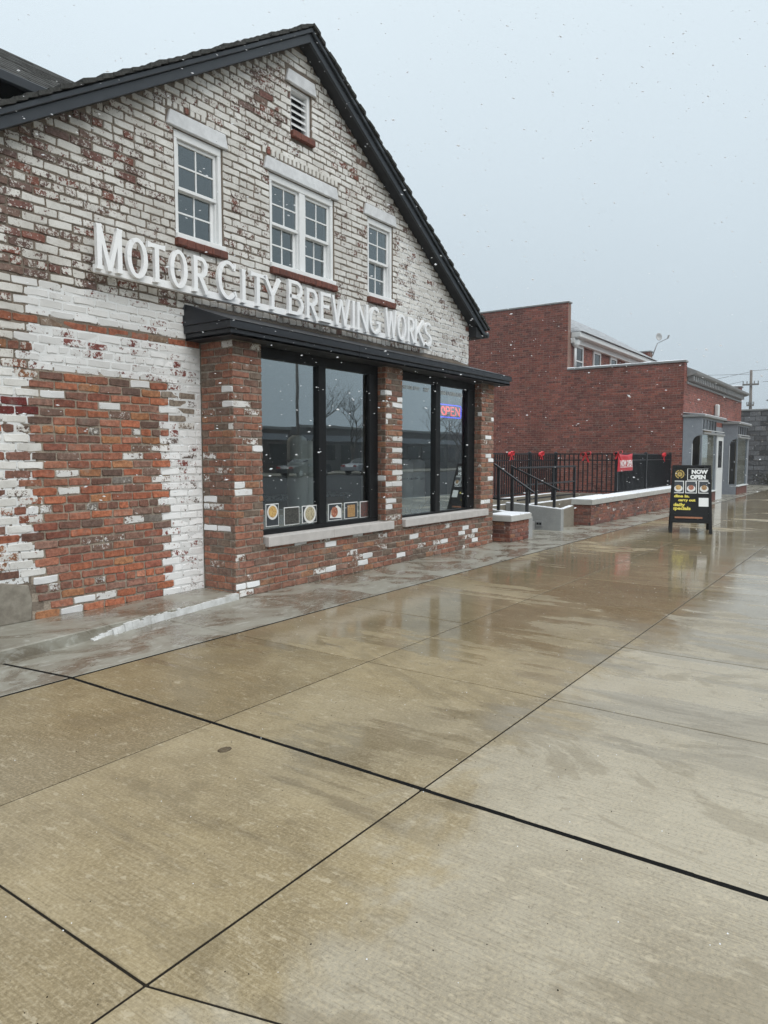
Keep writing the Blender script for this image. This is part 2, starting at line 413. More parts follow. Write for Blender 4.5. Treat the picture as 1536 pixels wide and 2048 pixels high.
# ------------------------------------------------------------------ bricks
CH, BL = .0675, .196        # course height and brick pitch
BRICKS = ((.44, .145, .07), (.38, .115, .06), (.40, .165, .10), (.27, .082, .052), (.19, .085, .062), (.43, .19, .085),
          (.31, .17, .13), (.14, .085, .068), (.36, .14, .085), (.40, .15, .09), (.37, .14, .085), (.33, .125, .08), (.42, .13, .062), (.37, .13, .08), (.24, .11, .08))
class Frame:                # a wall face: origin, direction along it, outward normal
    def __init__(s, o, d, n): s.o, s.d, s.n = Vector(o), Vector(d), Vector(n)
    def p(s, a, z, k): q = s.o+s.d*a+s.n*k; return (q.x, q.y, q.z+z)
def brick_geo(fr, s0, s1, z0, z1, proud, rg, rough=1.0):
    j = lambda k: rg.uniform(-k, k)*rough
    c = .006; w = (s1-s0); mid = (s0+s1)/2
    if w < .05: c = .004
    out = [(s0+j(.002), z0+c+j(.002)), (s0+c+j(.003), z0+j(.0025)), (mid+j(w*.2), z0+j(.003)), (s1-c+j(.003), z0+j(.0025)), (s1+j(.002), z0+c+j(.002)),
           (s1+j(.002), z1-c+j(.002)), (s1-c+j(.003), z1+j(.0025)), (mid+j(w*.2), z1+j(.003)), (s0+c+j(.003), z1+j(.0025)), (s0+j(.002), z1-c+j(.002))]
    cz = (z0+z1)/2; tw, tz = j(.0022), j(.0018)
    vs = []
    for a, z in out:
        aa = a+(.0035 if a < mid else -.0035); zz = z+(.0035 if z < cz else -.0035)
        vs.append(fr.p(aa, zz, proud+tw*(a-mid)/w*2+tz*(z-cz)/CH*2+j(.0006)))
    for a, z in out: vs.append(fr.p(a, z, proud-.0042))
    for a, z in out: vs.append(fr.p(a, z, -.012))
    n = len(out)
    fs = [tuple(range(n))]+[(i, n+i, n+(i+1)%n, (i+1)%n) for i in range(n)]+[(n+i, 2*n+i, 2*n+(i+1)%n, n+(i+1)%n) for i in range(n)]
    return vs, fs
def projected(p):
    q = Vector(p)-CAM; d = q.dot(FW)
    if d < .1: return None
    return 768+1430*q.dot(RT)/d, 1024-1430*q.dot(UP)/d
def courses(fr, z0, z1, spans, style, rg, seed=0, gap=.011, ch=CH, bl=BL, header_every=7, rough=1.0):
    """brick records (verts, faces, rgba, white, area) laid in running bond; spans(z) gives the free stretches"""
    out = []; n = int(round((z1-z0)/ch)); ch = (z1-z0)/max(1, n)
    for i in range(n):
        za, zb = z0+i*ch+gap/2, z0+(i+1)*ch-gap/2
        head = header_every and (i % header_every == 3)
        L = bl/2 if head else bl
        off = (0 if i % 2 else .5)*L+rg.uniform(-.012, .012)+seed
        for a, b in spans((za+zb)/2):
            k = math.floor((a-off)/L); x = off+k*L
            cuts = [a]
            while x < b:
                if x > a+.035 and x < b-.035: cuts.append(x+rg.uniform(-.006, .006))
                x += L
            cuts.append(b)
            for u, v in zip(cuts, cuts[1:]):
                st = style((u+v)/2, (za+zb)/2, rg, i)
                if st is None: continue
                rgb, paint, white, proud = st
                vs, fs = brick_geo(fr, u+gap/2, v-gap/2, za+rg.uniform(-.0015, .0015), zb+rg.uniform(-.0015, .0015), proud+rg.uniform(-.0012, .0012), rg, rough)
                out.append((vs, fs, (*rgb, paint), white))
    return out
def screen_area(vs):
    ps = [projected(p) for p in vs[:10]]
    if None in ps: return 0
    if not any(-5 < x < 1541 and -5 < y < 2053 for x, y in ps): return 0
    return abs(sum(ps[i][0]*ps[(i+1)%10][1]-ps[(i+1)%10][0]*ps[i][1] for i in range(10)))/2
def brick_mesh(recs, name, parent, stuff=False, mat='brick'):
    m = MB()
    for r in recs: m.add(r[0], r[1])
    o = m.build(name, mat, parent, recalc=False, stuff=stuff)
    me = o.data
    ca = me.attributes.new('bcol', 'FLOAT_COLOR', 'POINT'); wa = me.attributes.new('bwhite', 'FLOAT', 'POINT')
    pa = me.attributes.new('bpaint', 'FLOAT', 'POINT')
    cbuf, wbuf, pbuf = [], [], []
    for r in recs:
        k = len(r[0]); cbuf += [*r[2][:3], 1.0]*k; wbuf += [r[3]]*k; pbuf += [r[2][3]]*k
    ca = me.attributes['bcol']; wa = me.attributes['bwhite']; pa = me.attributes['bpaint']
    ca.data.foreach_set('color', cbuf); wa.data.foreach_set('value', wbuf); pa.data.foreach_set('value', pbuf)
    return o
def pick(rg, dim=1.0):
    c = rg.choice(BRICKS); k = rg.uniform(.8, 1.2)*dim; c = tuple(.88*a+.12*b for a, b in zip(c, (.33, .22, .17)))
    return tuple(x*k for x in c)

# ================================================================== THE SETTING
g_ = MB().box(-400, 900, -500, 600, -1.0, -.30).build('ground', 'ground'); struct(g_)
st_ = MB().box(-150, 300, -24, -2.34, -.29, -.125).build('street', 'asphalt'); struct(st_)
kb = MB()
for k in range(60):
    kb = MB().box(-40+k*2.4+.003, -40+(k+1)*2.4-.003, -2.34, -2.2, -.28, -.004)
    if k == 0: kerb = kb.build('kerb', 'concrete', bevel=.012); struct(kerb)
    else: kb.build('kerb_stone', 'concrete', kerb, bevel=.012)
fw_ = MB().box(-150, 300, -30, -24.2, -.29, -.02).build('far_pavement', 'concrete_wet'); struct(fw_)

walk = MB().box(-8, 45, -2.2, 5.4, -.28, -.0035).build('sidewalk', 'dirt'); struct(walk)
rows = [-2.19, -1.2, -.12, 1.443, 2.657, 3.882]
def tx(k): return 1.02+1.275*k
def slab(pts, mat, name='slab', z=0.0):
    m = MB().prism([(p[0], p[1], -.09) for p in pts], (0, 0, .09+z)); return m.build(name, mat, walk, bevel=.0022)
for r_ in range(5):
    y0, y1 = rows[r_], rows[r_+1]
    gy0 = .0046; gy1 = .012 if r_ == 4 else .0046
    for k in range(-6, 33):
        ga = .0115 if k == 1 else .0042; gb = .0115 if k == 0 else .0042
        xa, xb = tx(k), tx(k+1); sa = sb = 0
        if r_ == 2 and k == 0: sa = .46
        if r_ == 2 and k == -1: sb = .46
        slab([(xa+ga+sa, y0+gy0), (xb-gb+sb, y0+gy0), (xb-gb, y1-gy1), (xa+ga, y1-gy1)], 'pave', z=R.uniform(-.0008, .0008))
for k in range(-6, 33):
    ga = .0115 if k == 1 else .0042; gb = .0115 if k == 0 else .0042
    la = -.11 if k == 1 else 0; lb = -.11 if k == 0 else 0
    slab([(tx(k)+ga, 3.882+.012), (tx(k+1)-gb, 3.882+.012), (tx(k+1)-gb+lb*2, 5.39), (tx(k)+ga+la*2, 5.39)], 'strip', 'strip_slab', z=R.uniform(-.0008, .0006))
s1 = MB().box(-8, 45, 3.882-.012, 3.882+.012, -.03, -.0015).build('joint_sealant', 'joint', walk)
s2 = MB(); yy_ = -2.19
while yy_ < 3.86:
    dy = R.uniform(.05, .16); a_, b_ = R.uniform(-.002, .003), R.uniform(-.002, .003)
    s2.hexa([(2.2835-a_, yy_, -.03), (2.3065+b_, yy_, -.03), (2.3065+b_, yy_+dy, -.03), (2.2835-a_, yy_+dy, -.03)], [(2.2835-a_, yy_, -.001), (2.3065+b_, yy_, -.001), (2.3065+b_, yy_+dy, -.001), (2.2835-a_, yy_+dy, -.001)])
    yy_ += dy+.0005
s2 = s2.build('joint_sealant', 'joint', walk)
s3 = MB().prism([(2.295-.0115, 3.9, -.03), (2.295+.0115, 3.9, -.03), (2.295+.0115-.13, 4.8, -.03), (2.295-.0115-.13, 4.8, -.03)], (0, 0, .0288)).build('joint_sealant', 'joint', walk)

# ================================================================== THE BREWERY
brew = thing('brewery_building', 'white-painted gabled brick brewery with charcoal trim and wide black shopfront windows', 'building', (5.88, 7.5, 0))
YW, AX, AZ, SL = 5.26, 5.88, 5.575, .625
XL, XR = 2.15, 9.612
def rake(x): return AZ-abs(x-AX)*SL
holes = dict(w1=(4.235, 4.785, 3.225, 4.165), w2=(5.415, 6.435, 3.225, 4.165), w3=(7.075, 7.60, 3.225, 4.165), vent=(5.745, 6.065, 4.68, 5.14))
# wall sheet with openings and reveals
outer = [(XL, .0), (4.60, .0), (4.60, 2.45), (9.5, 2.45), (9.5, .0), (XR, .0), (XR, rake(XR)), (AX, AZ), (XL, rake(XL))]
loops = [[Vector((x, z, 0)) for x, z in outer]]+[[Vector((a, c, 0)), Vector((a, d, 0)), Vector((b, d, 0)), Vector((b, c, 0))] for a, b, c, d in holes.values()]
flat = [v for l in loops for v in l]
wm_ = MB(); wm_.add([(v.x, YW, v.y) for v in flat], [tuple(t) for t in tessellate_polygon(loops)])
for a, b, c, d in holes.values():
    wm_.add([(a,YW,c),(b,YW,c),(b,YW,d),(a,YW,d),(a,YW+.2,c),(b,YW+.2,c),(b,YW+.2,d),(a,YW+.2,d)], [(0,1,5,4),(1,2,6,5),(2,3,7,6),(3,0,4,7)])
wall = wm_.build('wall', 'mortar', brew, recalc=False)
# side, rear walls and inside
sh = MB()
sh.box(XR-.22, XR-.004, YW+.02, 13.5, 0, 3.3); sh.box(XL+.004, XL+.22, YW+.02, 13.5, 0, 3.3); sh.box(XL+.22, XR-.22, 13.2, 13.45, 0, 3.3)
sh.build('side_wall', 'mortar_grey', brew)
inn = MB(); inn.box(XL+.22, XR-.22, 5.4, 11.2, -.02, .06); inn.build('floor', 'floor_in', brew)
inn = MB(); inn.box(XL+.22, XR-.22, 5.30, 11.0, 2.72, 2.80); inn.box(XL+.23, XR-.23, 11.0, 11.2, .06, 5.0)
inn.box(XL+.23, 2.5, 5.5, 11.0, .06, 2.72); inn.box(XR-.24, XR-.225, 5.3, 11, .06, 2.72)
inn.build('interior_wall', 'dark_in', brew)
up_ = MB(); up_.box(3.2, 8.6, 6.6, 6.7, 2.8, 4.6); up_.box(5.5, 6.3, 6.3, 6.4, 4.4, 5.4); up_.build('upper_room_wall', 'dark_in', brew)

def style_main(x, z, rg, i):
    n = rg.random()
    tooth = .10*(1 if i % 2 else -1)*.5+rg.uniform(-.02, .02)
    if z < 1.972:
        if x > 4.06+tooth:                                   # white painted pier
            if 1.55 < z < 1.86 and 4.12 < x < 4.32: return ((.26, .22, .18), rg.choice((.1, .3, .5)), .3, .0045)
            return ((.25, .07, .06) if rg.random() < .6 else (.15, .12, .11), rg.uniform(.55, .80), .9, .0052)
        if x > 2.86+tooth:                                   # newer infill
            c = pick(rg)
            if n < .05: return (c, rg.choice((.72, .8, .95)), 1.0, .010)
            if n < .19: return ((.22, .14, .11), rg.uniform(.35, .68), .6, .009)
            if n < .215: return ((.22, .20, .18), rg.uniform(.2, .5), .2, .009)
            return (c, rg.choice((0, 0, 0, .0, .08, .2)), .4, .010)
        if z < .37: return None
        c = pick(rg, .8)
        if 1.62 < z < 1.75: return ((.14, .022, .02), .0, 0, .008)
        return (c, rg.choice((.1, .3, .55, .75, .8, .9)), .3, .006)
    if z < 2.63 and 2.84+rg.uniform(-.05, .03) < x:
        if 2.285 < z < 2.37: return ((.34, .12, .07) if rg.random() < .65 else (.24, .17, .12), rg.choice((0, .1, .3)), .3, .0025)
        d = .06 if z > 2.38 else 0
        return ((.24, .07, .06), rg.uniform(.62, .86)-(.14 if 1.97 < z < 2.26 and rg.random() < .35 else 0), .85-d*3, .0052)
    if z < 2.63:
        c = pick(rg, .75); return (c, rg.choice((0, .1, .3, .5, .7, .8)), .1, .007)
    # gable: cream paint on the brick faces, joints raked dark
    p = rg.uniform(.53, .84)
    bare = math.exp(-((x-3.35)/.5)**2-((z-3.75)/.28)**2)*.24+math.exp(-((x-2.6)/.35)**2-((z-3.0)/.5)**2)*.42
    bare += math.exp(-((x-5.3)/.3)**2-((z-4.85)/.25)**2)*.25+math.exp(-((x-3.9)/.7)**2-((z-2.95)/.15)**2)*.22
    p -= bare*rg.uniform(.4, 1.2)
    if rg.random() < .008: p = rg.uniform(.1, .4)
    if 2.63 < z < 2.76 and x < 4.4: p -= .12
    col = rg.choice(((.185, .085, .07), (.16, .10, .085), (.20, .13, .105), (.22, .085, .06)))
    pr = .0085 if x < 6.3 else .0065
    return (col, max(0, min(1, p)), .10 if x < 5 else .18, pr)
def spans_main(z):
    lim = (AZ-z)/SL-.02
    a, b = max(XL, AX-lim), min(XR, AX+lim)
    if z < 2.655: b = min(b, 4.475)
    sp = [(a, b)]
    cut = []
    for k, (x0, x1, z0, z1) in holes.items():
        if z0-.075 < z < z0: cut.append((x0-.01, x1+.01))           # sill
        elif z0 <= z < z1: cut.append((x0-.004, x1+.004))
        elif z1 <= z < z1+.15: cut.append((x0-.085, x1+.07))        # lintel
    if 4.318 < z < 4.405: cut.append((5.30, 6.52))
    if 4.318 < z < 4.385: cut.append((4.15, 4.60))
    for c, d in cut:
        q = []
        for a, b in sp:
            if d <= a or c >= b: q.append((a, b)); continue
            if c > a: q.append((a, c))
            if d < b: q.append((d, b))
        sp = q
    return [t for t in sp if t[1]-t[0] > .03]
FM = Frame((0, YW, 0), (1, 0, 0), (0, -1, 0))
rb = random.Random(21)
recs = courses(FM, .05, 5.52, spans_main, style_main, rb, header_every=9, gap=.0135, rough=1.9)
for (a, b, z0, z1) in ((5.31, 6.51, 4.322, 4.402), (4.16, 4.60, 4.322, 4.382)):   # rowlocks over the lintels
    n = int((b-a)/.062); w = (b-a)/n
    for i in range(n):
        red = rb.random() < .07
        vs, fs = brick_geo(FM, a+i*w+.0095, a+(i+1)*w-.0095, z0+.004, z1+rb.uniform(-.008, .002), .011, rb)
        recs.append((vs, fs, (.2, .07, .05, .15 if red else .93), .1))
def region(m, pts, mat, nm, k=.0016):
    o = MB().add([(x, YW-k, z) for x, z in pts], [tuple(t) for t in tessellate_polygon([[Vector((x, z, 0)) for x, z in pts]])]).build(nm, mat, m, recalc=False); return o
def jag(x, z0, z1, amp, sgn=1):
    n = int((z1-z0)/CH); return [(x+amp*(1 if i % 2 else -1)*.5*sgn, z0+(z1-z0)*(i+d)/n) for i in range(n) for d in (0, 1)]
col_pts = [(4.476, .05), (4.476, 1.96), ]+jag(4.06, .05, 1.96, .1)[::-1]
region(wall, col_pts, 'mortar_white', 'painted_joint')
region(wall, jag(2.86, .06, 1.965, .09)+jag(4.05, .06, 1.965, .09)[::-1], 'mortar_pale', 'pointing', .0008)
region(wall, [(2.87, 1.975), (4.476, 1.975), (4.476, 2.285), (2.87, 2.285)], 'mortar_white', 'painted_joint')
region(wall, [(2.87, 2.37), (4.476, 2.37), (4.476, 2.60), (3.4, 2.62), (2.87, 2.55)], 'mortar_white', 'painted_joint')
region(wall, [(XL, .35)]+jag(2.84, .35, 1.96, .09)+[(XL, 1.96)], 'mortar_mix', 'painted_joint', .0012)
region(wall, [(6.6, 2.9), (9.6, 2.66), (9.6, 3.1), (8.0, 4.1), (7.7, 4.1), (7.7, 3.1), (6.6, 3.1)], 'mortar_mix', 'painted_joint')
# parged stone at the foot of the wall
pm = MB(); pts = [(2.2, .06), (2.80, .06), (2.815, .2), (2.79, .33), (2.6, .375), (2.2, .38)]
pm.prism([(x, YW-.012, z) for x, z in pts], (0, .02, 0)); pm.build('parged_stone', 'stonepatch', wall, bevel=.006)

# lintels, sills
def lintel(x0, x1, z0, z1):
    o = MB().prism([(x0-.022, YW-.03, z0), (x1+.022, YW-.03, z0), (x1-.012, YW-.03, z1), (x0+.012, YW-.03, z1)], (0, .16, 0))
    return o.build('lintel', 'stone', brew, bevel=.007)
def brick_sill(x0, x1, z0, z1):
    n = max(3, int((x1-x0)/.095)); w = (x1-x0)/n; first = None
    for i in range(n):
        m = MB().box(x0+i*w+.001, x0+(i+1)*w-.001, YW-.05+R.uniform(-.004, .003), YW+.1, z0+R.uniform(-.004, .003), z1+R.uniform(-.003, .002))
        if first is None: first = m.build('sill', 'sill_brick', brew, bevel=.006)
        else: m.build('sill_brick', 'sill_brick', first, bevel=.006)
for k, (a, b, c, d) in holes.items():
    lintel(a-.065, b+.045, d+.004, d+.135)
    brick_sill(a-.012, b+.02, c-.068, c-.002)

# double-hung windows
def sash(parent, x0, x1, z0, z1, y, fw=.03):
    f = MB(); f.box(x0, x1, y, y+.03, z0, z0+fw); f.box(x0, x1, y, y+.03, z1-fw, z1)
    f.box(x0, x0+fw, y, y+.03, z0+fw, z1-fw); f.box(x1-fw, x1, y, y+.03, z0+fw, z1-fw)
    f.build('sash', 'white_trim', parent, bevel=.003)
    xm, zm = (x0+x1)/2, (z0+z1)/2
    MB().box(xm-.007, xm+.007, y+.006, y+.024, z0+fw, z1-fw).build('muntin', 'white_trim', parent, bevel=.002)
    q = MB().box(x0+fw, xm-.0075, y+.0065, y+.0235, zm-.007, zm+.007); q.box(xm+.0075, x1-fw, y+.0065, y+.0235, zm-.007, zm+.007)
    q.build('muntin', 'white_trim', parent)
    for a, b in ((x0+fw, xm-.007), (xm+.007, x1-fw)):
        for c, d in ((z0+fw, zm-.007), (zm+.007, z1-fw)):
            MB().add([(a, y+.015, c), (b, y+.015, c), (b, y+.015+R.uniform(-.0008, .0008), d), (a, y+.015+R.uniform(-.0008, .0008), d)], [(0, 1, 2, 3)]).build('pane', 'glass_up', parent, recalc=False)
def window(a, b, c, d, pair=False):
    y = YW+.012
    f = MB(); t = .042
    f.box(a+.001, b-.001, y-.004, y+.11, d-t-.03, d-.001); f.box(a+.001, a+t, y-.004, y+.11, c+.045, d-t-.03); f.box(b-t, b-.001, y-.004, y+.11, c+.045, d-t-.03)
    f.box(a-.006, b+.012, y-.045, y+.11, c-.001, c+.045)
    w = f.build('window', 'white_trim', brew, bevel=.004)
    x0, x1, z0, z1 = a+t, b-t, c+.045, d-t-.03
    parts = [(x0, x1)]
    if pair:
        xm = (x0+x1)/2; MB().box(xm-.045, xm+.045, y, y+.1, z0, z1).build('mullion', 'white_trim', w, bevel=.004)
        parts = [(x0, xm-.045), (xm+.045, x1)]
    zm = (z0+z1)/2
    for p, q in parts:
        sash(w, p+.002, q-.002, zm-.015, z1-.002, y+.022)
        sash(w, p+.012, q-.012, z0+.002, zm+.015, y+.056, .034)
        j = MB(); j.box(p+.001, p+.012, y+.03, y+.1, z0, zm-.02); j.box(q-.012, q-.001, y+.03, y+.1, z0, zm-.02); j.build('jamb', 'white_trim', w)
window(*holes['w1']); window(*holes['w2'], pair=True); window(*holes['w3'])
# louvred vent
a, b, c, d = holes['vent']; y = YW+.02
f = MB(); f.box(a, a+.03, y, y+.09, c, d); f.box(b-.045, b, y, y+.09, c, d); f.box(a+.03, b-.045, y, y+.09, d-.035, d)
vent = f.build('vent', 'white_trim', brew, bevel=.003)
for i in range(6):
    z = c+.02+i*(d-c-.06)/6
    MB().hexa([(a+.03, y+.02, z), (b-.045, y+.02, z), (b-.045, y+.075, z+.05), (a+.03, y+.075, z+.05)],
              [(a+.03, y+.02, z+.016), (b-.045, y+.02, z+.016), (b-.045, y+.075, z+.066), (a+.03, y+.075, z+.066)]).build('slat', 'white_trim', vent)
MB().box(a+.03, b-.045, y+.082, y+.088, c, d-.035).build('vent_back', 'soffit', vent)

# gable roof: rake boards, soffit, shingles
YF = 5.10
def sl(x): return -abs(x-AX)*SL
for sg in (-1, 1):
    xe = AX+sg*3.97
    def rk(y0, y1, za, zb, xa=AX, xz=None):
        xz = xe if xz is None else xz
        return [(xa, y0, AZ+za+sl(xa)), (xz, y0, AZ+za+sl(xz)), (xz, y0, AZ+zb+sl(xz)), (xa, y0, AZ+zb+sl(xa))], (0, y1-y0, 0)
    MB().prism(*rk(YF, YF+.03, -.012, .075)).build('rake_board', 'black_trim', brew, bevel=.003)
    MB().prism(*rk(YF-.028, YF+.03, .078, .125)).build('rake_trim', 'black_trim', brew, bevel=.005)
    MB().prism(*rk(YF+.0315, YW+.02, -.004, .012)).build('soffit', 'soffit', brew)
    MB().prism(*rk(YF+.031, 13.6, .05, .125)).build('roof', 'shingle', brew)
    sh = MB(); n = 46
    for i in range(n):                                        # ragged shingle ends along the rake
        t0, t1 = i/n*4.02, (i+1.18)/n*4.02
        x0, x1 = AX+sg*max(0, t0), AX+sg*t1
        yy = YF-.045+R.uniform(-.012, .012); h0 = .128+R.uniform(0, .006); th = .02+R.uniform(0, .014)
        sh.hexa([(x0, yy, AZ+h0+sl(x0)), (x1, yy, AZ+h0+.012+sl(x1)), (x1, yy+.6, AZ+h0+.012+sl(x1)), (x0, yy+.6, AZ+h0+sl(x0))],
                [(x0, yy, AZ+h0+th+sl(x0)), (x1, yy, AZ+h0+th+.018+sl(x1)), (x1, yy+.6, AZ+h0+th+.018+sl(x1)), (x0, yy+.6, AZ+h0+th+sl(x0))])
    sh.build('shingle_edge', 'shingle', brew, stuff=True)
# eave return and gutter on the right
x1 = AX+3.97; ze = AZ+sl(x1)
MB().hexa([(XR+.002, YF+.031, ze-.03), (x1-.02, YF+.031, ze-.03), (x1-.02, 13.4, ze-.03), (XR+.002, 13.4, ze-.03)],
          [(XR+.002, YF+.031, ze+.12), (x1-.02, YF+.031, ze+.0), (x1-.02, 13.4, ze+.0), (XR+.002, 13.4, ze+.12)]).build('eave_box', 'soffit', brew)
MB().tube([(x1+.035, YF-.02, ze+.03), (x1+.035, 13.4, ze+.03)], .045, 10).build('gutter', 'black_trim', brew, smooth=True)
# wing behind with its eave parallel to the street
MB().box(-4, 6.4, 6.76, 10.5, 3.2, 4.52).build('wing_wall', 'plaster', brew)
wr = MB(); wr.prism([(-4.2, 6.62, 4.62), (-4.2, 6.62, 4.70), (-4.2, 8.5, 5.92), (-4.2, 11.0, 4.5)], (10.9, 0, 0)); wr.build('wing_roof', 'shingle', brew)
for i in range(13):
    y0, y1 = 6.60+i*.14, 6.60+(i+1)*.14+.03; zz = lambda y: 4.712+(y-6.62)*.65
    m = MB(); x = -3.0+R.uniform(0, .2)
    while x < 6.6:
        w = R.uniform(.16, .26); th = R.uniform(.010, .022)
        m.hexa([(x, y0, zz(y0)), (x+w-.006, y0, zz(y0)), (x+w-.006, y1, zz(y1)), (x, y1, zz(y1))],
               [(x, y0, zz(y0)+th), (x+w-.006, y0, zz(y0)+th), (x+w-.006, y1, zz(y1)+.004), (x, y1, zz(y1)+.004)]); x += w
    m.build('shingle_course', 'shingle', brew, stuff=True)
MB().box(-4.2, 6.7, 6.60, 6.64, 4.46, 4.645).build('wing_fascia', 'black_trim', brew, bevel=.004)
MB().box(-4.2, 6.7, 6.54, 6.598, 4.60, 4.70).build('wing_gutter', 'black_trim', brew, bevel=.012)
MB().box(-4.2, 6.7, 6.641, 6.758, 4.465, 4.49).build('wing_soffit', 'soffit', brew)

# ------------------------------------------------------------------ the shopfront bay
YB = 4.83; ins = .009
def style_bay(x, z, rg, i):
    n = rg.random(); c = pick(rg, .86); c = tuple(.62*a+.38*b for a, b in zip(c, (.25, .16, .12)))
    if n < .06: return (c, rg.choice((.72, .8, .95)), 1.0, .009)
    if n < .17: return ((.24, .14, .10), rg.uniform(.3, .62), .5, .008)
    if n < .30: return ((.17, .125, .095), rg.uniform(0, .2), .2, .008)
    return (c, rg.choice((0, 0, .05, .15)), .4, .009)
bm_ = MB()
bm_.box(4.48+ins, 4.85-ins, YB+ins, YW+.2, -.02, 2.34); bm_.box(6.85+ins, 7.205-ins, YB+ins, 5.2, .44, 2.34); bm_.box(9.24+ins, 9.63-ins, YB+ins, 5.4, -.02, 2.34)
bm_.box(4.85-ins, 9.24+ins, YB+ins, 5.2, -.02, .452)
bay = bm_.build('bay_wall', 'mortar_grey', brew)
FB = Frame((0, YB+ins, 0), (1, 0, 0), (0, -1, 0))
def spans_bay(z):
    if z < .435: return [(4.482, 9.628)]
    sp = [(4.482, 4.848), (6.852, 7.203), (9.242, 9.628)]
    if z < .53: sp = [(4.482, 4.845), (6.97, 7.205), (9.41, 9.628)]
    return sp
def bay_white(x, z, rg, i):
    if z > .45 and x > 6.5 and rg.random() < .10: return (pick(rg), .9, .9, .009)
    return style_bay(x, z, rg, i)
brecs = courses(FB, .0, 2.335, spans_bay, bay_white, rb, seed=.05, header_every=0, bl=.19, gap=.013, rough=1.7)
FL = Frame((4.48+ins, YW, 0), (0, -1, 0), (-1, 0, 0))
brecs += courses(FL, .0, 2.335, lambda z: [(.004, YW-YB-.002)], style_bay, rb, header_every=0, bl=.185, gap=.013, rough=1.7)
for x0, ys in ((6.85, 5.0), (9.24, 5.0)):
    F_ = Frame((x0+ins, ys, 0), (0, -1, 0), (-1, 0, 0))
    brecs += courses(F_, .54, 2.335, lambda z: [(.0, ys-YB-.002)], style_bay, rb, header_every=0, bl=.19)
F_ = Frame((9.63-ins, YB, 0), (0, 1, 0), (1, 0, 0))
brecs += courses(F_, .0, 2.335, lambda z: [(.0, .42)], style_bay, rb, header_every=0, bl=.19)
# the largest bricks in the picture stand alone, the rest is one part
allr = [(screen_area(r[0]), 0, r) for r in recs]+[(screen_area(r[0]), 1, r) for r in brecs]
order = sorted(range(len(allr)), key=lambda i: -allr[i][0]); top = set(order[:300])
for i in order[:300]: brick_mesh([allr[i][2]], 'brick', (wall, bay)[allr[i][1]])
brick_mesh([allr[i][2] for i in range(len(allr)) if i not in top and allr[i][1] == 0 and allr[i][0] > 0], 'brickwork', wall, True)
brick_mesh([allr[i][2] for i in range(len(allr)) if i not in top and allr[i][1] == 1], 'brickwork', bay, True)

# stone sills
for x0, x1 in ((4.865, 5.84), (5.842, 6.965), (7.205, 8.32), (8.322, 9.40)):
    MB().box(x0, x1, YB-.045, 5.02, .437, .532).build('stone_sill', 'sill_stone', brew, bevel=.008, seg=2)
# black frames and glass
def shop(x0, x1, xm, jr, z0):
    y = 4.945; f = MB()
    f.box(x0, x1, y, y+.07, 2.235, 2.335); f.box(x0, x1, y, y+.07, .533, z0)
    f.box(x0, x0+.06, y, y+.07, z0, 2.235); f.box(x1-jr, x1, y, y+.07, z0, 2.235)
    w = f.build('shop_window', 'frame', brew, bevel=.004)
    MB().box(xm-.06, xm+.06, y-.012, y+.08, z0-.002, 2.237).build('mullion', 'frame', w, bevel=.005)
    MB().box(x1-jr-.03, x1-jr+.012, y-.02, y-.0005, z0, 2.235).build('jamb_bead', 'frame', w, bevel=.003)
    for a, b in ((x0+.06, xm-.06), (xm+.06, x1-jr)):
        t = R.uniform(-.0015, .0015)
        MB().add([(a, y+.03, z0), (b, y+.03+t, z0), (b, y+.03+t, 2.235), (a, y+.03, 2.235)], [(0, 1, 2, 3)]).build('glass_pane', 'glass', w, recalc=False)
shop(4.852, 6.852, 5.835, .16, .585); shop(7.207, 9.242, 8.20, .21, .56)
# canopy: soffit, two boards, hipped top
XA, XB, YC = 4.48-.165, 9.63+.165, YB-.165
ring = lambda z, o=0: [(XA-o, YW-.002, z), (XA-o, YC-o, z), (XB+o, YC-o, z), (XB+o, YW-.002, z)]
MB().hexa(ring(2.338), ring(2.358)).build('canopy_soffit', 'soffit', brew)
cb = MB()
for (p, q) in (((XA, YC), (XB, YC)),): cb.box(XA, XB, YC, YC+.03, 2.335, 2.393)
cb.box(XA, XA+.03, YC+.03, YW-.003, 2.335, 2.393); cb.box(XB-.03, XB, YC+.03, YW-.003, 2.335, 2.393); cb.build('canopy_board', 'canopy', brew, bevel=.003)
cb = MB(); o = .022
cb.box(XA-o, XB+o, YC-o, YC+.03, 2.396, 2.462); cb.box(XA-o, XA+.03, YC+.03, YW-.003, 2.396, 2.462); cb.box(XB-.03, XB+o, YC+.03, YW-.003, 2.396, 2.462)
cb.build('canopy_board', 'canopy', brew, bevel=.004)
MB().hexa([(XA-.03, YW-.003, 2.464), (XA-.03, YC-.03, 2.464), (XB+.03, YC-.03, 2.464), (XB+.03, YW-.003, 2.464)],
          [(XA-.03, YW-.003, 2.655), (XA+.0, YW-.01, 2.66), (XR-.02, YW-.01, 2.64), (XR, YW-.003, 2.64)]).build('canopy_roof', 'canopy', brew, bevel=.004)
for x in (6.1, 7.95): MB().box(x, x+.004, YC-o-.001, YC-o+.004, 2.336, 2.462).build('board_seam', 'soffit', brew)
# header beam under the canopy
MB().box(4.86, 9.23, 5.02, 5.25, 2.27, 2.337).build('header', 'soffit', brew)
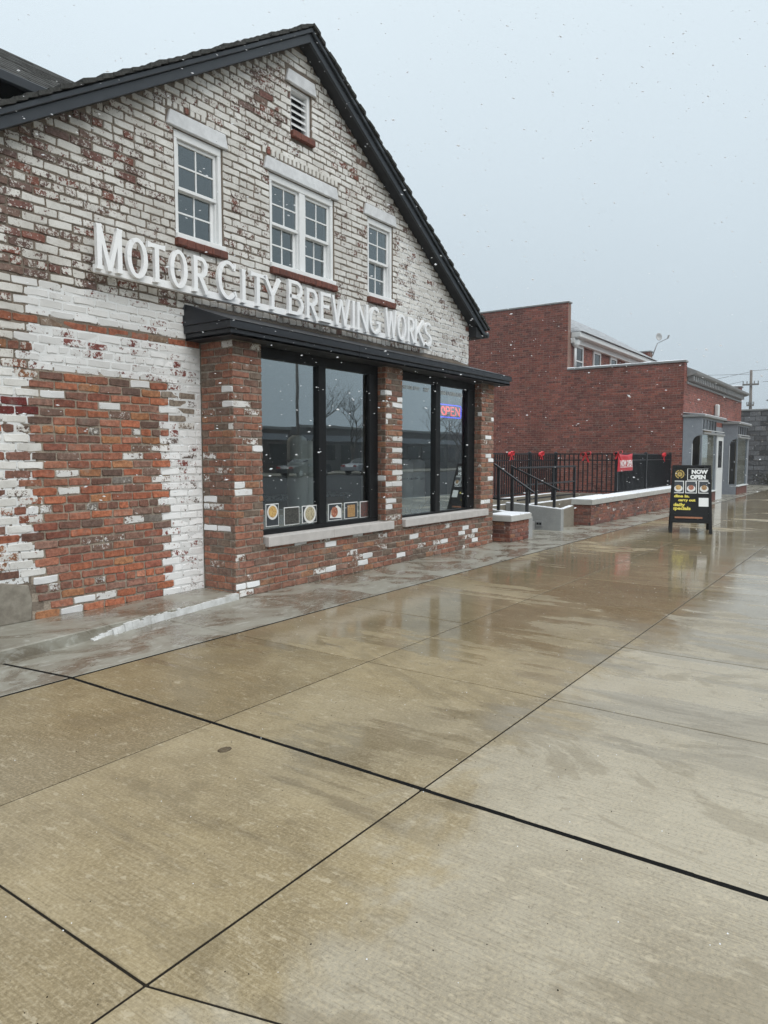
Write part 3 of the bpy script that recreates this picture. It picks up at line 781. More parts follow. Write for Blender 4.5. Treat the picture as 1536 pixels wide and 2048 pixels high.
# step along the foot of the wall
stp = MB().hexa([(2.17, 4.487, -.01), (4.478, 4.80, -.01), (4.478, YW-.001, -.01), (2.17, YW-.001, -.01)],
                [(2.17, 4.487, .088), (4.478, 4.80, .052), (4.478, YW-.001, .056), (2.17, YW-.001, .062)]).build('concrete_step', 'strip', brew, bevel=.008)
def stepf(x): return 4.487+(x-2.17)/(4.478-2.17)*(4.80-4.487)
m = MB(); n = 44; prev = None
for i in range(n):                                            # white plaster lip, broken off at its left end
    x0 = 2.86+(4.474-2.86)*i/n; x1 = 2.86+(4.474-2.86)*(i+1)/n
    rgd = 1 if i > 24 else .55+.45*R.random()
    fade = min(1, (i+1)/8)
    t0 = (.050+.012*R.uniform(-1, 1)*(1 if i < 24 else .15))*fade; dpt = .016+(.045*R.random()*(1-i/24) if i < 24 else 0)
    yy0, yy1 = stepf(x0), stepf(x1)
    m.hexa([(x0, yy0-dpt, -.004), (x1, yy1-dpt, -.004), (x1, yy1+.03, -.004), (x0, yy0+.03, -.004)],
           [(x0, yy0-dpt*.7, t0), (x1, yy1-dpt*.7, t0+.002), (x1, yy1+.03, t0+.006), (x0, yy0+.03, t0+.006)])
m.build('plaster_lip', 'plaster', brew)
# low brick pier at the far end of the step
rp_ = MB().box(1.72, 2.16, 4.49, YW-.001, -.02, .27).build('end_pier', 'mortar_grey', brew)
pr = courses(Frame((0, 4.49, 0), (1, 0, 0), (0, -1, 0)), 0, .27, lambda z: [(1.72, 2.16)], style_bay, rb, header_every=0)
pr += courses(Frame((2.16, 4.49, 0), (0, 1, 0), (1, 0, 0)), 0, .27, lambda z: [(0, .75)], style_bay, rb, header_every=0)
brick_mesh(pr, 'pier_bricks', rp_, True)

# ------------------------------------------------------------------ letter sign
LET = [('M', 3.349, 3.585), ('O', 3.623, 3.822), ('T', 3.827, 4.0), ('O', 4.047, 4.234), ('R', 4.296, 4.471), ('C', 4.581, 4.818), ('I', 4.867, 4.936), ('T', 4.995, 5.189), ('Y', 5.17, 5.416), ('B', 5.516, 5.761), ('R', 5.793, 5.988), ('E', 6.021, 6.197), ('W', 6.22, 6.54), ('I', 6.568, 6.645), ('N', 6.669, 6.894), ('G', 6.914, 7.141), ('W', 7.239, 7.482), ('O', 7.502, 7.698), ('R', 7.723, 7.9), ('K', 7.898, 8.138), ('S', 8.131, 8.315)]
sign = thing('letter_sign', 'raised white letters on a white rail across the painted brick gable', 'sign', (5.85, 5.2, 2.73))
MB().box(3.36, 8.33, 5.145, 5.185, 2.735, 2.80).build('rail', 'sign_white', sign, bevel=.003)
for i in range(8):
    x = 3.55+i*.66; MB().box(x, x+.03, 5.186, 5.27, 2.75, 2.785).build('bracket', 'sign_white', sign)
def letter_polys(ch, w, h):
    t, th = .041, .034; P = []
    def bar(p, q, a=t, fl=1.35, ends=(1, 1)):
        p, q = Vector(p), Vector(q); d = (q-p); L = d.length; d.normalize(); n = Vector((-d.y, d.x)); f = min(.03, L*.2)
        k0, k1 = (fl if ends[0] else 1), (fl if ends[1] else 1)
        P.append([p+n*a/2*k0, p+d*f+n*a/2, q-d*f+n*a/2, q+n*a/2*k1, q-n*a/2*k1, q-d*f-n*a/2, p+d*f-n*a/2, p-n*a/2*k0])
    def arc(cx, cy, rx, ry, a0, a1, a=t, b=th, n=18):
        for i in range(n):
            q = []
            for k in (i, i+1):
                s_ = math.radians(a0+(a1-a0)*k/n); q.append((Vector((cx+rx*math.cos(s_), cy+ry*math.sin(s_))), Vector((cx+(rx-a)*math.cos(s_), cy+(ry-b)*math.sin(s_)))))
            P.append([q[0][0], q[1][0], q[1][1], q[0][1]])
    e = t*.68
    if ch == 'M': bar((e, 0), (e, h)); bar((e, h), (w/2, .0), t*.85, 1); bar((w-e, h), (w/2, .0), t*.85, 1); bar((w-e, 0), (w-e, h))
    elif ch == 'N': bar((e, 0), (e, h)); bar((e, h), (w-e, 0), t*.9, 1); bar((w-e, 0), (w-e, h))
    elif ch == 'O': arc(w/2, h/2, w/2, h/2+.006, 0, 360, n=30)
    elif ch == 'T': bar((w/2, 0), (w/2, h-th*.5)); bar((0, h-th/2), (w, h-th/2), th, 1.5)
    elif ch == 'I': bar((w/2, 0), (w/2, h))
    elif ch in 'RBE K'.replace(' ', ''):
        bar((e, 0), (e, h))
        if ch == 'R':
            r_ = h*.29; P.append([Vector((e, h)), Vector((w*.5, h)), Vector((w*.5, h-th)), Vector((e, h-th))]); P.append([Vector((e, h-2*r_+th)), Vector((w*.5, h-2*r_+th)), Vector((w*.5, h-2*r_)), Vector((e, h-2*r_))])
            arc(w*.5, h-r_, w*.44, r_, -90, 90); bar((w*.45, h-2*r_+.01), (w-e*.6, 0), t, 1.3, (0, 1))
        if ch == 'B':
            for z0, z1, ww in ((h*.48, h, .40), (0, h*.48+th, .46)):
                r_ = (z1-z0)/2; P.append([Vector((e, z1)), Vector((w*.5, z1)), Vector((w*.5, z1-th)), Vector((e, z1-th))]); arc(w*.5, (z0+z1)/2, w*ww, r_, -90, 90)
            P.append([Vector((e, th)), Vector((w*.5, th)), Vector((w*.5, 0)), Vector((e, 0))])
        if ch == 'E':
            for z, ww in ((h-th/2, w), (h*.53, w*.85), (th/2, w)): bar((e, z), (ww, z), th, 1.5, (0, 1))
        if ch == 'K': bar((e+.01, h*.42), (w-e*.8, h), t*.85, 1.3, (0, 1)); bar((w*.36, h*.56), (w-e*.4, 0), t, 1.3, (0, 1))
    elif ch == 'C': arc(w*.52, h/2, w*.52, h/2+.005, 48, 312, n=26); bar((w*.86, h*.78), (w*.90, h*.97), t*.5, 1); bar((w*.86, h*.24), (w*.94, h*.10), t*.5, 1)
    elif ch == 'G': arc(w*.52, h/2, w*.52, h/2+.005, 48, 330, n=26); bar((w-e, .03), (w-e, h*.46)); bar((w*.62, h*.44), (w, h*.44), th, 1)
    elif ch == 'Y': bar((w/2, 0), (w/2, h*.48), t, 1.35, (1, 0)); bar((w/2, h*.43), (e*.7, h), t*.9, 1.3, (0, 1)); bar((w/2, h*.43), (w-e*.7, h), t*.8, 1.3, (0, 1))
    elif ch == 'W': bar((e*.6, h), (w*.28, 0), t*.85, 1.2, (1, 0)); bar((w*.28, 0), (w*.5, h*.92), t*.75, 1); bar((w*.5, h*.92), (w*.73, 0), t*.85, 1); bar((w*.73, 0), (w-e*.6, h), t*.75, 1.2, (0, 1))
    elif ch == 'S':
        r_ = h*.27; arc(w/2, h-r_, w*.48, r_, 40, 265); arc(w/2, r_+.0, w*.5, r_, 85, -140)
    return P
caps = {0, 5, 9, 16}
for i, (ch, xa, xb) in enumerate(LET):
    h = .345 if i in caps else .312
    z0 = 2.757; m = MB()
    for k, poly in enumerate(letter_polys(ch, xb-xa, h)):
        yy = 5.108-.0004*(k % 5)
        m.prism([(xa+p.x, yy, z0+p.y) for p in poly], (0, 5.144-yy-.0003*(k % 3), 0))
    m.build('letter', 'sign_white', sign)
    if ch not in 'O': pass

# lettering stuck on the right-hand shop window
def on_glass(x, z, y=4.968): return lambda a, b, n: (x+a, y-n, z+b)
wl_ = text_mb('MOTOR CITY', .058, on_glass(7.40, 2.135), .0015, squash=1.12)
wl_.v += []; o_ = wl_.build('window_lettering', 'vinyl', brew)
w2 = text_mb('BREWING', .026, on_glass(7.90, 2.160), .0006, squash=1.1); w2.build('window_lettering', 'vinyl', brew)
w2 = text_mb('WORKS', .026, on_glass(7.90, 2.132), .0006, squash=1.1); w2.build('window_lettering', 'vinyl', brew)
w2 = text_mb('9350 LIVERNOIS', .066, on_glass(8.275, 2.125), .0018, squash=1.38); w2.build('window_lettering', 'vinyl', brew)

# neon sign
neon = thing('neon_sign', 'lit neon OPEN sign, red letters in a blue rounded frame', 'neon sign', (8.7, 5.05, 1.82))
x0, x1, z0, z1, rr, yy = 8.41, 9.02, 1.835, 2.005, .03, 5.05
pts = []
for cx_, cz_, a0 in ((x1-rr, z1-rr, 0), (x0+rr, z1-rr, 90), (x0+rr, z0+rr, 180), (x1-rr, z0+rr, 270)):
    for k in range(6): t = math.radians(a0+k*18); pts.append((cx_+rr*math.cos(t), yy, cz_+rr*math.sin(t)))
MB().tube(pts+[pts[0]], .0085, 8, False).build('blue_tube', 'neon_blue', neon, smooth=True)
def tubes(ls, nm='red_tube'):
    m = MB()
    for l in ls: m.tube([(a, yy-.002*i, b) for i, (a, b) in enumerate(l)], .010, 6)
    m.build(nm, 'neon_red', neon, smooth=True)
def gl(x, w, segs): return [[(x+a*w, 1.865+b*.11) for a, b in s_] for s_ in segs]
circ = [(.5+.5*math.cos(2*math.pi*k/16), .5+.5*math.sin(2*math.pi*k/16)) for k in range(17)]
tubes(gl(8.455, .105, [circ])); tubes(gl(8.60, .085, [[(0, 0), (0, 1)], [(0, 1), (.8, 1), (1, .8), (.95, .55), (.7, .5), (0, .5)]]))
tubes(gl(8.735, .085, [[(1, 1), (0, 1), (0, 0), (1, 0)], [(0, .5), (.8, .5)]])); tubes(gl(8.87, .10, [[(0, 0), (0, 1), (1, 0), (1, 1)]]))
MB().box(x0+.02, x1-.02, yy+.03, yy+.045, z0+.02, z1-.02).build('backing_board', 'frame', neon)
bw = MB()
for x in (x0+.1, x1-.1): bw.tube([(x, yy+.035, z1-.03), (x, yy+.035, 2.26)], .003, 5)
bw.build('hanging_wire', 'wire', neon)

# food photographs stuck inside the left-hand window
PH = [(5.012, 5.192, .572, .80, 'food1', 'tall print of a fries bowl on steel in the shop window', 'bowl'), (5.272, 5.497, .565, .753, 'food5', 'dark taproom print with white border in the shop window', None),
      (5.542, 5.772, .566, .753, 'food4', 'print of a round seafood plate in the shop window', 'plate'), (5.965, 6.197, .56, .75, 'food2', 'print of red meat on a white napkin in the shop window', 'napkin'),
      (6.246, 6.482, .56, .75, 'food3', 'print of golden fried food with dark border in the shop window', None), (6.535, 6.69, .555, .748, 'food6', 'print of a brick shopfront scene in the shop window', None)]
for x0, x1, z0, z1, fm, lab, kind in PH:
    z0 += .035; z1 += .03
    p = thing('food_photo', lab, 'photo print', ((x0+x1)/2, 4.97, z0), 'food prints along the shop window'); y = 4.9695
    dark = 'dark border' in lab or kind == 'bowl'
    MB().box(x0, x1, y, y+.004, z0, z1).build('card', 'print_white', p)
    b = .008
    if fm == 'food3': MB().box(x0+b, x1-b, y-.003, y-.0005, z0+b, z1-b).build('picture', 'photo_blue', p); MB().box(x0+.05, x1-.05, y-.005, y-.0035, z0+.02, z1-.03).build('food', fm, p)
    else: MB().box(x0+b, x1-b, y-.003, y-.0005, z0+b, z1-b).build('picture', {'bowl': 'photo_blue', 'plate': 'photo_blue', 'napkin': 'photo_blue'}.get(kind, fm), p)
    cx_, cz_ = (x0+x1)/2, (z0+z1)/2
    if kind in ('bowl', 'plate'):
        r1 = (x1-x0)*.42; cz2 = cz_+(.03 if kind == 'bowl' else 0)
        MB().lathe((cx_, y-.005, cz2), [(r1, 0), (r1, .0015)], 24, 'Y').build('plate', 'plate', p)
        MB().lathe((cx_, y-.007, cz2+.004), [(r1*.76, 0), (r1*.76, .0015)], 20, 'Y').build('food', fm, p)
    if kind == 'napkin':
        MB().prism([(x0+.02, y-.005, z0+.03), (x1-.015, y-.005, z0+.02), (x1-.02, y-.005, z1-.06), (cx_+.03, y-.005, z1-.02), (x0+.04, y-.005, z1-.07)], (0, .0015, 0)).build('napkin', 'plate', p)
        MB().lathe((cx_-.02, y-.0075, cz_), [(.06, 0), (.06, .0015)], 9, 'Y').build('food', fm, p)

# ------------------------------------------------------------------ inside the taproom
def tank(x, y, r, z0, z1, lab, mat='tank'):
    t = thing('brewing_tank', lab, 'tank', (x, y, .06), 'brewing tanks behind the glass')
    MB().lathe((x, y, 0), [(r*.55, z0), (r*.98, z0+.1), (r, z0+.12), (r, z1-.08), (r*.9, z1-.03), (r*.5, z1)], 24).build('vessel', mat, t, smooth=True)
    for k in range(3):
        a = 2.1*k; MB().tube([(x+r*.7*math.cos(a), y+r*.7*math.sin(a), .06), (x+r*.7*math.cos(a), y+r*.7*math.sin(a), z0+.12)], .02, 8).build('leg', 'steel', t)
    MB().lathe((x, y, 0), [(r*1.015, z1-.3), (r*1.015, z1-.27)], 24).build('band', 'steel', t)
tank(6.06, 5.5, .115, .6, 1.53, 'white brewing tank with steel band, taller of the pair in the window'); tank(6.38, 5.62, .09, .6, 1.48, 'slimmer white brewing tank standing behind the taller one')
tank(8.75, 5.85, .14, .5, 1.25, 'short white serving tank beside the window mullion'); tank(9.08, 5.85, .14, .5, 1.25, 'short white serving tank nearest the corner pier')
ct = thing('bar_counter', 'long dark wooden bar counter inside the shop window', 'counter', (6.2, 6.7, .06))
MB().box(4.7, 8.3, 6.6, 6.9, .06, .72).build('counter_front', 'wood', ct, bevel=.01); MB().box(4.62, 8.38, 6.52, 6.96, .722, .76).build('counter_top', 'steel', ct, bevel=.006)
rc = thing('shelf_cabinet', 'tall dark red cabinet with shelves behind the bar', 'cabinet', (6.0, 7.4, .06))
MB().box(5.55, 6.15, 7.6, 7.9, .06, 1.62).build('back_panel', 'redthing', rc)
for z in (.9, 1.2, 1.5): MB().box(5.55, 6.15, 7.35, 7.6, z, z+.03).build('shelf', 'wood', rc)
MB().box(5.5, 5.55, 7.35, 7.9, .06, 1.65).build('side_panel', 'wood', rc); MB().box(6.15, 6.2, 7.35, 7.9, .06, 1.65).build('side_panel', 'wood', rc)
for x, y, wh in ((5.9, 6.2, 'just over the bar counter'), (7.5, 8.2, 'beyond the tall brewing tank'), (5.6, 8.4, 'over the dark red cabinet')):
    l = thing('pendant_lamp', 'small glowing pendant lamp hanging inside the taproom '+wh, 'lamp', (x, y, 2.0), 'taproom pendant lamps')
    MB().tube([(x, y, 2.72), (x, y, 2.12)], .006, 6).build('cord', 'wire', l)
    MB().lathe((x, y, 0), [(.03, 2.12), (.09, 2.03), (.088, 2.025), (.02, 2.1)], 16).build('shade', 'steel', l, smooth=True)
    MB().lathe((x, y, 0), [(.012, 1.985), (.04, 2.01), (.035, 2.04), (.012, 2.06)], 12).build('bulb', 'bulb', l, smooth=True)

# ------------------------------------------------------------------ planters, steps, ramp
def style_new(x, z, rg, i):
    c = pick(rg, .72); c = (c[0]*.85, c[1]*.85, c[2]*.95)
    return (c, rg.choice((0, 0, .1, .25, .4)) if rg.random() < .5 else 0, .3, .008)
def planter(name, lab, x0, x1, y0, y1, zt, cap, pad=.03):
    t = thing(name, lab, 'planter wall', ((x0+x1)/2, (y0+y1)/2, 0))
    core = MB().box(x0+ins, x1-ins, y0+ins, y1-ins, -.02, zt-.001).build('core', 'mortar_red', t)
    rr_ = random.Random(int(x0*10))
    rc_ = courses(Frame((0, y0+ins, 0), (1, 0, 0), (0, -1, 0)), 0, zt-.004, lambda z: [(x0+.001, x1-.001)], style_new, rr_, header_every=0)
    rc_ += courses(Frame((x0+ins, y1, 0), (0, -1, 0), (-1, 0, 0)), 0, zt-.004, lambda z: [(.002, y1-y0-.001)], style_new, rr_, header_every=0)
    for r_ in rc_: brick_mesh([r_], 'brick', core)
    n = max(1, round((x1-x0)/1.6))
    for k in range(n):
        a, b = x0-pad+(x1-x0+2*pad)*k/n, x0-pad+(x1-x0+2*pad)*(k+1)/n
        c_ = MB().box(a+.002, b-.002, y0-pad, y1+pad, zt, cap).build('cap_stone', 'concrete_cap', t, bevel=.006)
        m = MB(); q = 14
        for i in range(q):
            u0, u1 = a+.01+(b-a-.02)*i/q, a+.01+(b-a-.02)*(i+1)/q; j = R.uniform(.004, .03); j2 = R.uniform(.0, .015)
            m.hexa([(u0, y0-pad+j, cap), (u1, y0-pad+j, cap), (u1, y1+pad-j2-.005, cap), (u0, y1+pad-j2-.005, cap)],
                   [(u0, y0-pad+j+.006, cap+.008+R.uniform(0, .004)), (u1, y0-pad+j+.006, cap+.008+R.uniform(0, .004)), (u1, y1+pad-j2-.011, cap+.010), (u0, y1+pad-j2-.011, cap+.010)])
        m.build('snow_cover', 'snow', c_, stuff=True)
    return t
planter('planter_pier', 'short brick pier with snowy concrete cap beside the shopfront bay', 9.825, 10.50, 4.635, 5.02, .315, .405)
planter('planter_wall', 'long low brick planter wall with snowy concrete cap before the fence', 13.06, 20.6, 4.53, 4.88, .39, .49)

def snow_strip(m, p, q, w, z, h=.012, n=18):
    for i in range(n):
        t0, t1 = i/n, (i+1)/n; a = Vector(p).lerp(Vector(q), t0); b = Vector(p).lerp(Vector(q), t1)
        d = (b-a).normalized(); s_ = Vector((-d.y, d.x))*w/2*R.uniform(.7, .98)
        za, zb = (z, z) if not isinstance(z, tuple) else (z[0]+(z[1]-z[0])*t0, z[0]+(z[1]-z[0])*t1); hh = h*R.uniform(.4, .9)
        m.hexa([(a.x+s_.x, a.y+s_.y, za), (b.x+s_.x, b.y+s_.y, zb), (b.x-s_.x, b.y-s_.y, zb), (a.x-s_.x, a.y-s_.y, za)],
               [(a.x+s_.x*.8, a.y+s_.y*.8, za+hh), (b.x+s_.x*.8, b.y+s_.y*.8, zb+hh), (b.x-s_.x*.8, b.y-s_.y*.8, zb+hh), (a.x-s_.x*.8, a.y-s_.y*.8, za+hh)])
    return m
stp_ = thing('entry_steps', 'grey concrete entry steps with cheek walls and snowy ledges', 'steps', (11.3, 5.2, 0))
MB().hexa([(10.535, 4.66, -.01), (10.70, 4.66, -.01), (10.70, 5.7, -.01), (10.535, 5.7, -.01)], [(10.535, 4.66, .335), (10.70, 4.66, .335), (10.70, 5.7, .48), (10.535, 5.7, .48)]).build('cheek_wall', 'concrete', stp_, bevel=.008)
MB().hexa([(11.86, 4.64, -.01), (11.98, 4.64, -.01), (11.98, 5.7, -.01), (11.86, 5.7, -.01)], [(11.86, 4.64, .38), (11.98, 4.64, .38), (11.98, 5.7, .46), (11.86, 5.7, .46)]).build('cheek_wall', 'concrete', stp_, bevel=.008)
for y0, y1, z in ((5.12, 5.4, .14), (5.4, 5.68, .28)): MB().box(10.702, 11.858, y0, y1, -.01, z).build('step', 'concrete', stp_, bevel=.006)
MB().box(9.66, 11.98, 5.702, 6.36, -.01, .42).build('landing', 'concrete_wet', stp_, bevel=.006)
lf = MB().box(11.84, 11.859, 4.98, 5.10, .06, .16).build('step_light', 'grey_trim', stp_, bevel=.004)
for k in (0, 1): MB().box(11.835, 11.8395, 4.995+k*.05, 5.035+k*.05, .09, .13).build('light_slot', 'frame', lf)
m = MB(); snow_strip(m, (11.92, 4.66, 0), (11.92, 5.7, 0), .1, (.381, .46)); snow_strip(m, (10.62, 4.68, 0), (10.62, 5.7, 0), .12, (.337, .48)); snow_strip(m, (9.7, 5.74, 0), (11.96, 5.74, 0), .08, .42)
m.build('snow_cover', 'snow', stp_, stuff=True)
rmp = thing('ramp_walls', 'damp concrete ramp with two snow-topped ledges behind the planter', 'ramp', (14, 5.8, 0))
MB().box(11.985, 16.2, 5.28, 5.42, -.01, .43).build('ledge', 'concrete_wet', rmp, bevel=.006)
MB().box(11.985, 16.2, 5.421, 6.37, -.01, .26).build('ramp_floor', 'concrete_wet', rmp)
MB().box(9.66, 16.3, 6.371, 6.56, -.01, .44).build('ledge', 'concrete_wet', rmp, bevel=.006)
MB().box(16.21, 20.85, 4.95, 5.12, -.01, .44).build('ledge', 'concrete_wet', rmp, bevel=.006)
MB().box(16.0, 16.2, 5.121, 6.37, -.01, .44).build('ledge', 'concrete_wet', rmp, bevel=.006)
MB().hexa([(11.985, 4.86, -.01), (13.07, 4.86, -.01), (13.07, 4.98, -.01), (11.985, 4.98, -.01)], [(11.985, 4.86, .29), (13.07, 4.86, .365), (13.07, 4.98, .365), (11.985, 4.98, .29)]).build('ledge', 'concrete_wet', rmp, bevel=.006)
m = MB(); snow_strip(m, (11.99, 5.35, 0), (16.1, 5.35, 0), .12, .43, n=30); snow_strip(m, (9.8, 6.43, 0), (16.0, 6.43, 0), .10, .44, n=40); snow_strip(m, (11.99, 4.92, 0), (13.05, 4.92, 0), .10, (.291, .365), n=9)
m.build('snow_cover', 'snow', rmp, stuff=True)

def rail_thing(lab, pts, posts, mids=()):
    t = thing('handrail', lab, 'handrail', (*posts[0][:2], posts[0][2]))
    for a, b in zip(pts, pts[1:]): MB().bar(a, b, .042, .03).build('rail', 'iron', t, bevel=.004)
    for a, b in mids: MB().bar(a, b, .025, .025).build('mid_rail', 'iron', t)
    for x, y, z0, z1 in posts: MB().box(x-.022, x+.022, y-.022, y+.022, z0, z1).build('post', 'iron', t, bevel=.003)
rail_thing('sloping black handrail on the cheek wall next to the brick pier', [(10.60, 4.60, .715), (10.60, 5.30, 1.165), (10.60, 5.9, 1.165)],
           [(10.60, 4.72, .33, .78), (10.60, 4.98, .36, .945), (10.60, 5.22, .40, 1.10), (10.60, 5.66, .45, 1.15)], [((10.60, 4.98, .60), (10.60, 5.66, .60))])
rail_thing('sloping black handrail on the far cheek wall by the ramp', [(11.93, 4.70, .695), (11.93, 5.64, 1.12)],
           [(11.93, 4.80, .38, .73), (11.93, 5.14, .40, .885), (11.93, 5.60, .44, 1.09)])
rail_thing('level black guard rail along the snowy ramp ledge', [(11.6, 5.35, 1.09), (14.38, 5.35, 1.09)],
           [(12.1, 5.35, .43, 1.085), (13.2, 5.35, .43, 1.085), (14.36, 5.35, .43, 1.085)], [((11.6, 5.35, .78), (14.36, 5.35, .78)), ((11.6, 5.35, .52), (14.36, 5.35, .52))])

# ------------------------------------------------------------------ picket fence
def picket_mesh(z0, z1, w=.023):
    m = MB().box(-w/2, w/2, -w/2, w/2, z0, z1); me = bpy.data.meshes.new('picket')
    me.from_pydata([(a*S, b*S, c*S) for a, b, c in m.v], [], m.f); me.materials.append(M['iron']); return me
PK = picket_mesh(.47, 1.345)
def fence(lab, p, q, posts, gap=.105):
    p, q = Vector((*p, 0)), Vector((*q, 0)); d = q-p; L = d.length; d.normalize()
    t = thing('picket_fence', lab, 'fence', (*((p+q)/2)[:2], .44), 'black picket fence sections')
    for z, w in ((1.345, .03), (1.205, .026), (.50, .026)): MB().bar((p.x, p.y, z), (q.x, q.y, z), w, w).build('rail', 'iron', t)
    for s_ in posts:
        c_ = p+d*s_; po = MB().box(c_.x-.033, c_.x+.033, c_.y-.033, c_.y+.033, .43, 1.375).build('post', 'iron', t, bevel=.003)
        MB().hexa([(c_.x-.04, c_.y-.04, 1.376), (c_.x+.04, c_.y-.04, 1.376), (c_.x+.04, c_.y+.04, 1.376), (c_.x-.04, c_.y+.04, 1.376)],
                  [(c_.x-.01, c_.y-.01, 1.40), (c_.x+.01, c_.y-.01, 1.40), (c_.x+.01, c_.y+.01, 1.40), (c_.x-.01, c_.y+.01, 1.40)]).build('post_cap', 'iron', po)
    n = int(L/gap)
    for i in range(1, n):
        c_ = p+d*(L*i/n)
        if any(abs(L*i/n-s_) < .04 for s_ in posts): continue
        o = bpy.data.objects.new('picket', PK); COL.objects.link(o); o.parent = t
        o.location = (c_.x*S-t.location.x, c_.y*S-t.location.y, -t.location.z)
fence('black picket fence along the back ledge of the ramp', (9.9, 6.46), (16.1, 6.46), [2.2, 4.7, 6.2])
fence('black picket fence panel crossing in front of the red brick wall', (16.1, 6.46), (16.1, 5.03), [1.43])
fence('black picket fence running past the red banner to the red building', (16.1, 5.03), (20.85, 5.03), [2.3, 4.7], .1)
# dark screen cloth tied behind the last stretch
scr = MB().box(16.2, 20.8, 5.062, 5.068, .5, 1.32).build('privacy_screen', 'chalk'); tag(scr, 'black screen cloth tied behind the fence stretch by the red building', 'screen')

def bow(x, y, z, lab, s_=1.0, ax=(1, 0)):
    t = thing('ribbon_bow', lab, 'bow', (x, y, z), 'red bows tied along the fence'); a = Vector((ax[0], ax[1], 0))
    nrm = Vector((ax[1], -ax[0], 0)) if ax == (1, 0) else Vector((-1, 0, 0))
    c_ = Vector((x, y, z))+nrm*.035
    for sg in (-1, 1):
        m = MB(); pr = []
        for k in range(9):
            u = k/8*math.pi*2; rr_ = .075*s_
            p = c_+a*sg*(rr_*(1-math.cos(u))*.55)+Vector((0, 0, math.sin(u)*.035*s_+.02*sg*(1-math.cos(u))*.5)); pr.append(p)
        for p, q in zip(pr, pr[1:]):
            w = nrm*.022*s_; m.hexa([p-w, q-w, q+w, p+w], [p-w+Vector((0, 0, .004)), q-w+Vector((0, 0, .004)), q+w+Vector((0, 0, .004)), p+w+Vector((0, 0, .004))])
        m.build('loop', 'ribbon', t)
        e_ = c_+a*sg*.05*s_+Vector((0, 0, -.12*s_*R.uniform(.7, 1.2))); MB().prism([c_-a*.01, c_+a*.012, e_+a*.025, e_-a*.02], nrm*.006).build('tail', 'ribbon', t)
    MB().lathe(tuple(c_), [(.008, -.018), (.02, -.01), (.02, .01), (.008, .018)], 8).build('knot', 'ribbon', t, smooth=True)
B_ = [(13.55, 6.43, 'red bow tied to the fence top nearest the brewery'), (15.1, 6.43, 'red bow tied between two fence posts near the fence corner')]
for x, y, l in B_: bow(x, y, 1.345, l, 1.3)
bow(16.07, 5.72, 1.345, 'red bow with hanging tail in the middle of the crossing fence panel', 1.5, (0, -1))
bow(16.07, 4.98, 1.37, 'red bow at the upper corner of the red banner by the fence post', 1.2, (0, -1))
bow(19.9, 5.0, 1.33, 'red bow on the dark fence stretch next to the red building', 1.3)
# banner
bn = thing('open_banner', 'red NOW OPEN banner hanging on the black fence', 'banner', (16.4, 4.98, .9))
m = MB(); n = 14; px0, py0, px1, py1 = 16.02, 4.985, 17.10, 4.965
rowsn = 8; grid = []
for j in range(rowsn+1):
    for i in range(n+1):
        u, v = i/n, j/rowsn; sag = .035*math.sin(math.pi*u)*v
        grid.append((px0+(px1-px0)*u, py0+(py1-py0)*u-.012*math.sin(u*9+v*3)*(.4+v), .95+.41*v-sag+.015*(1-v)*u))
m.add(grid, [(j*(n+1)+i, j*(n+1)+i+1, (j+1)*(n+1)+i+1, (j+1)*(n+1)+i) for j in range(rowsn) for i in range(n)])
cl = m.build('cloth', 'banner', bn, smooth=True, recalc=False)
md = cl.modifiers.new('thickness', 'SOLIDIFY'); md.thickness = .004
def on_ban(a, b, k): u = a/1.08; return (px0+a, py0+(py1-py0)*u-.028-k, 1.075+b)
text_mb('NOW OPEN', .19, lambda a, b, k: on_ban(a+.11, b, k), .005, squash=.80).build('lettering', 'print_white', bn)
MB().box(px0+.08, px1-.08, 4.945, 4.948, 1.045, 1.058).build('print_line', 'print_white', bn)

# ------------------------------------------------------------------ A-frame sign
af = thing('sandwich_board', 'black folding NOW OPEN sandwich board with food photos on the wet pavement', 'sign board', (13.12, 2.82, 0))
AC = Vector((13.13, 2.815, 0)); A_ = Vector((.254, -.967, 0)); B2 = Vector((.967, .254, 0))
def fp(w, z, k=0.0, side=-1):      # point on the front (or back) leaf: w across, z up, k proud of it
    hd = .37-(.37-.028)*z/1.14
    nrm = Vector((0, 0, .30))+B2*side*.954
    return AC+A_*w+B2*side*hd+Vector((0, 0, z))+nrm*k
for side in (-1, 1):
    def slabp(w0, w1, z0, z1, k0, k1, wt=None):
        wt = wt or (w0, w1)
        return MB().hexa([fp(w0, z0, k0, side), fp(w1, z0, k0, side), fp(w1, z0, k1, side), fp(w0, z0, k1, side)], [fp(wt[0], z1, k0, side), fp(wt[1], z1, k0, side), fp(wt[1], z1, k1, side), fp(wt[0], z1, k1, side)])
    lf_ = slabp(-.335, -.285, 0, 1.14, -.014, .014, (-.305, -.26)); lf_.build('leg', 'chalk', af, bevel=.003)
    slabp(.285, .335, 0, 1.14, -.014, .014, (.26, .305)).build('leg', 'chalk', af, bevel=.003)
    slabp(-.26, .26, 1.085, 1.14, -.014, .014).build('top_bar', 'chalk', af, bevel=.003)
    slabp(-.29, .29, .17, .225, -.014, .014).build('bottom_bar', 'chalk', af, bevel=.003)
    slabp(-.285, .285, .226, 1.084, -.008, .005, (-.262, .262)).build('panel', 'chalk', af)
MB().box(13.1, 13.16, 2.6, 3.03, 1.118, 1.13).build('hinge', 'iron', af)
for sg in (-1, 1): MB().bar(AC+A_*sg*.29+B2*-.22+Vector((0, 0, .5)), AC+A_*sg*.29+B2*.22+Vector((0, 0, .5)), .012, .02).build('stay_bar', 'iron', af)
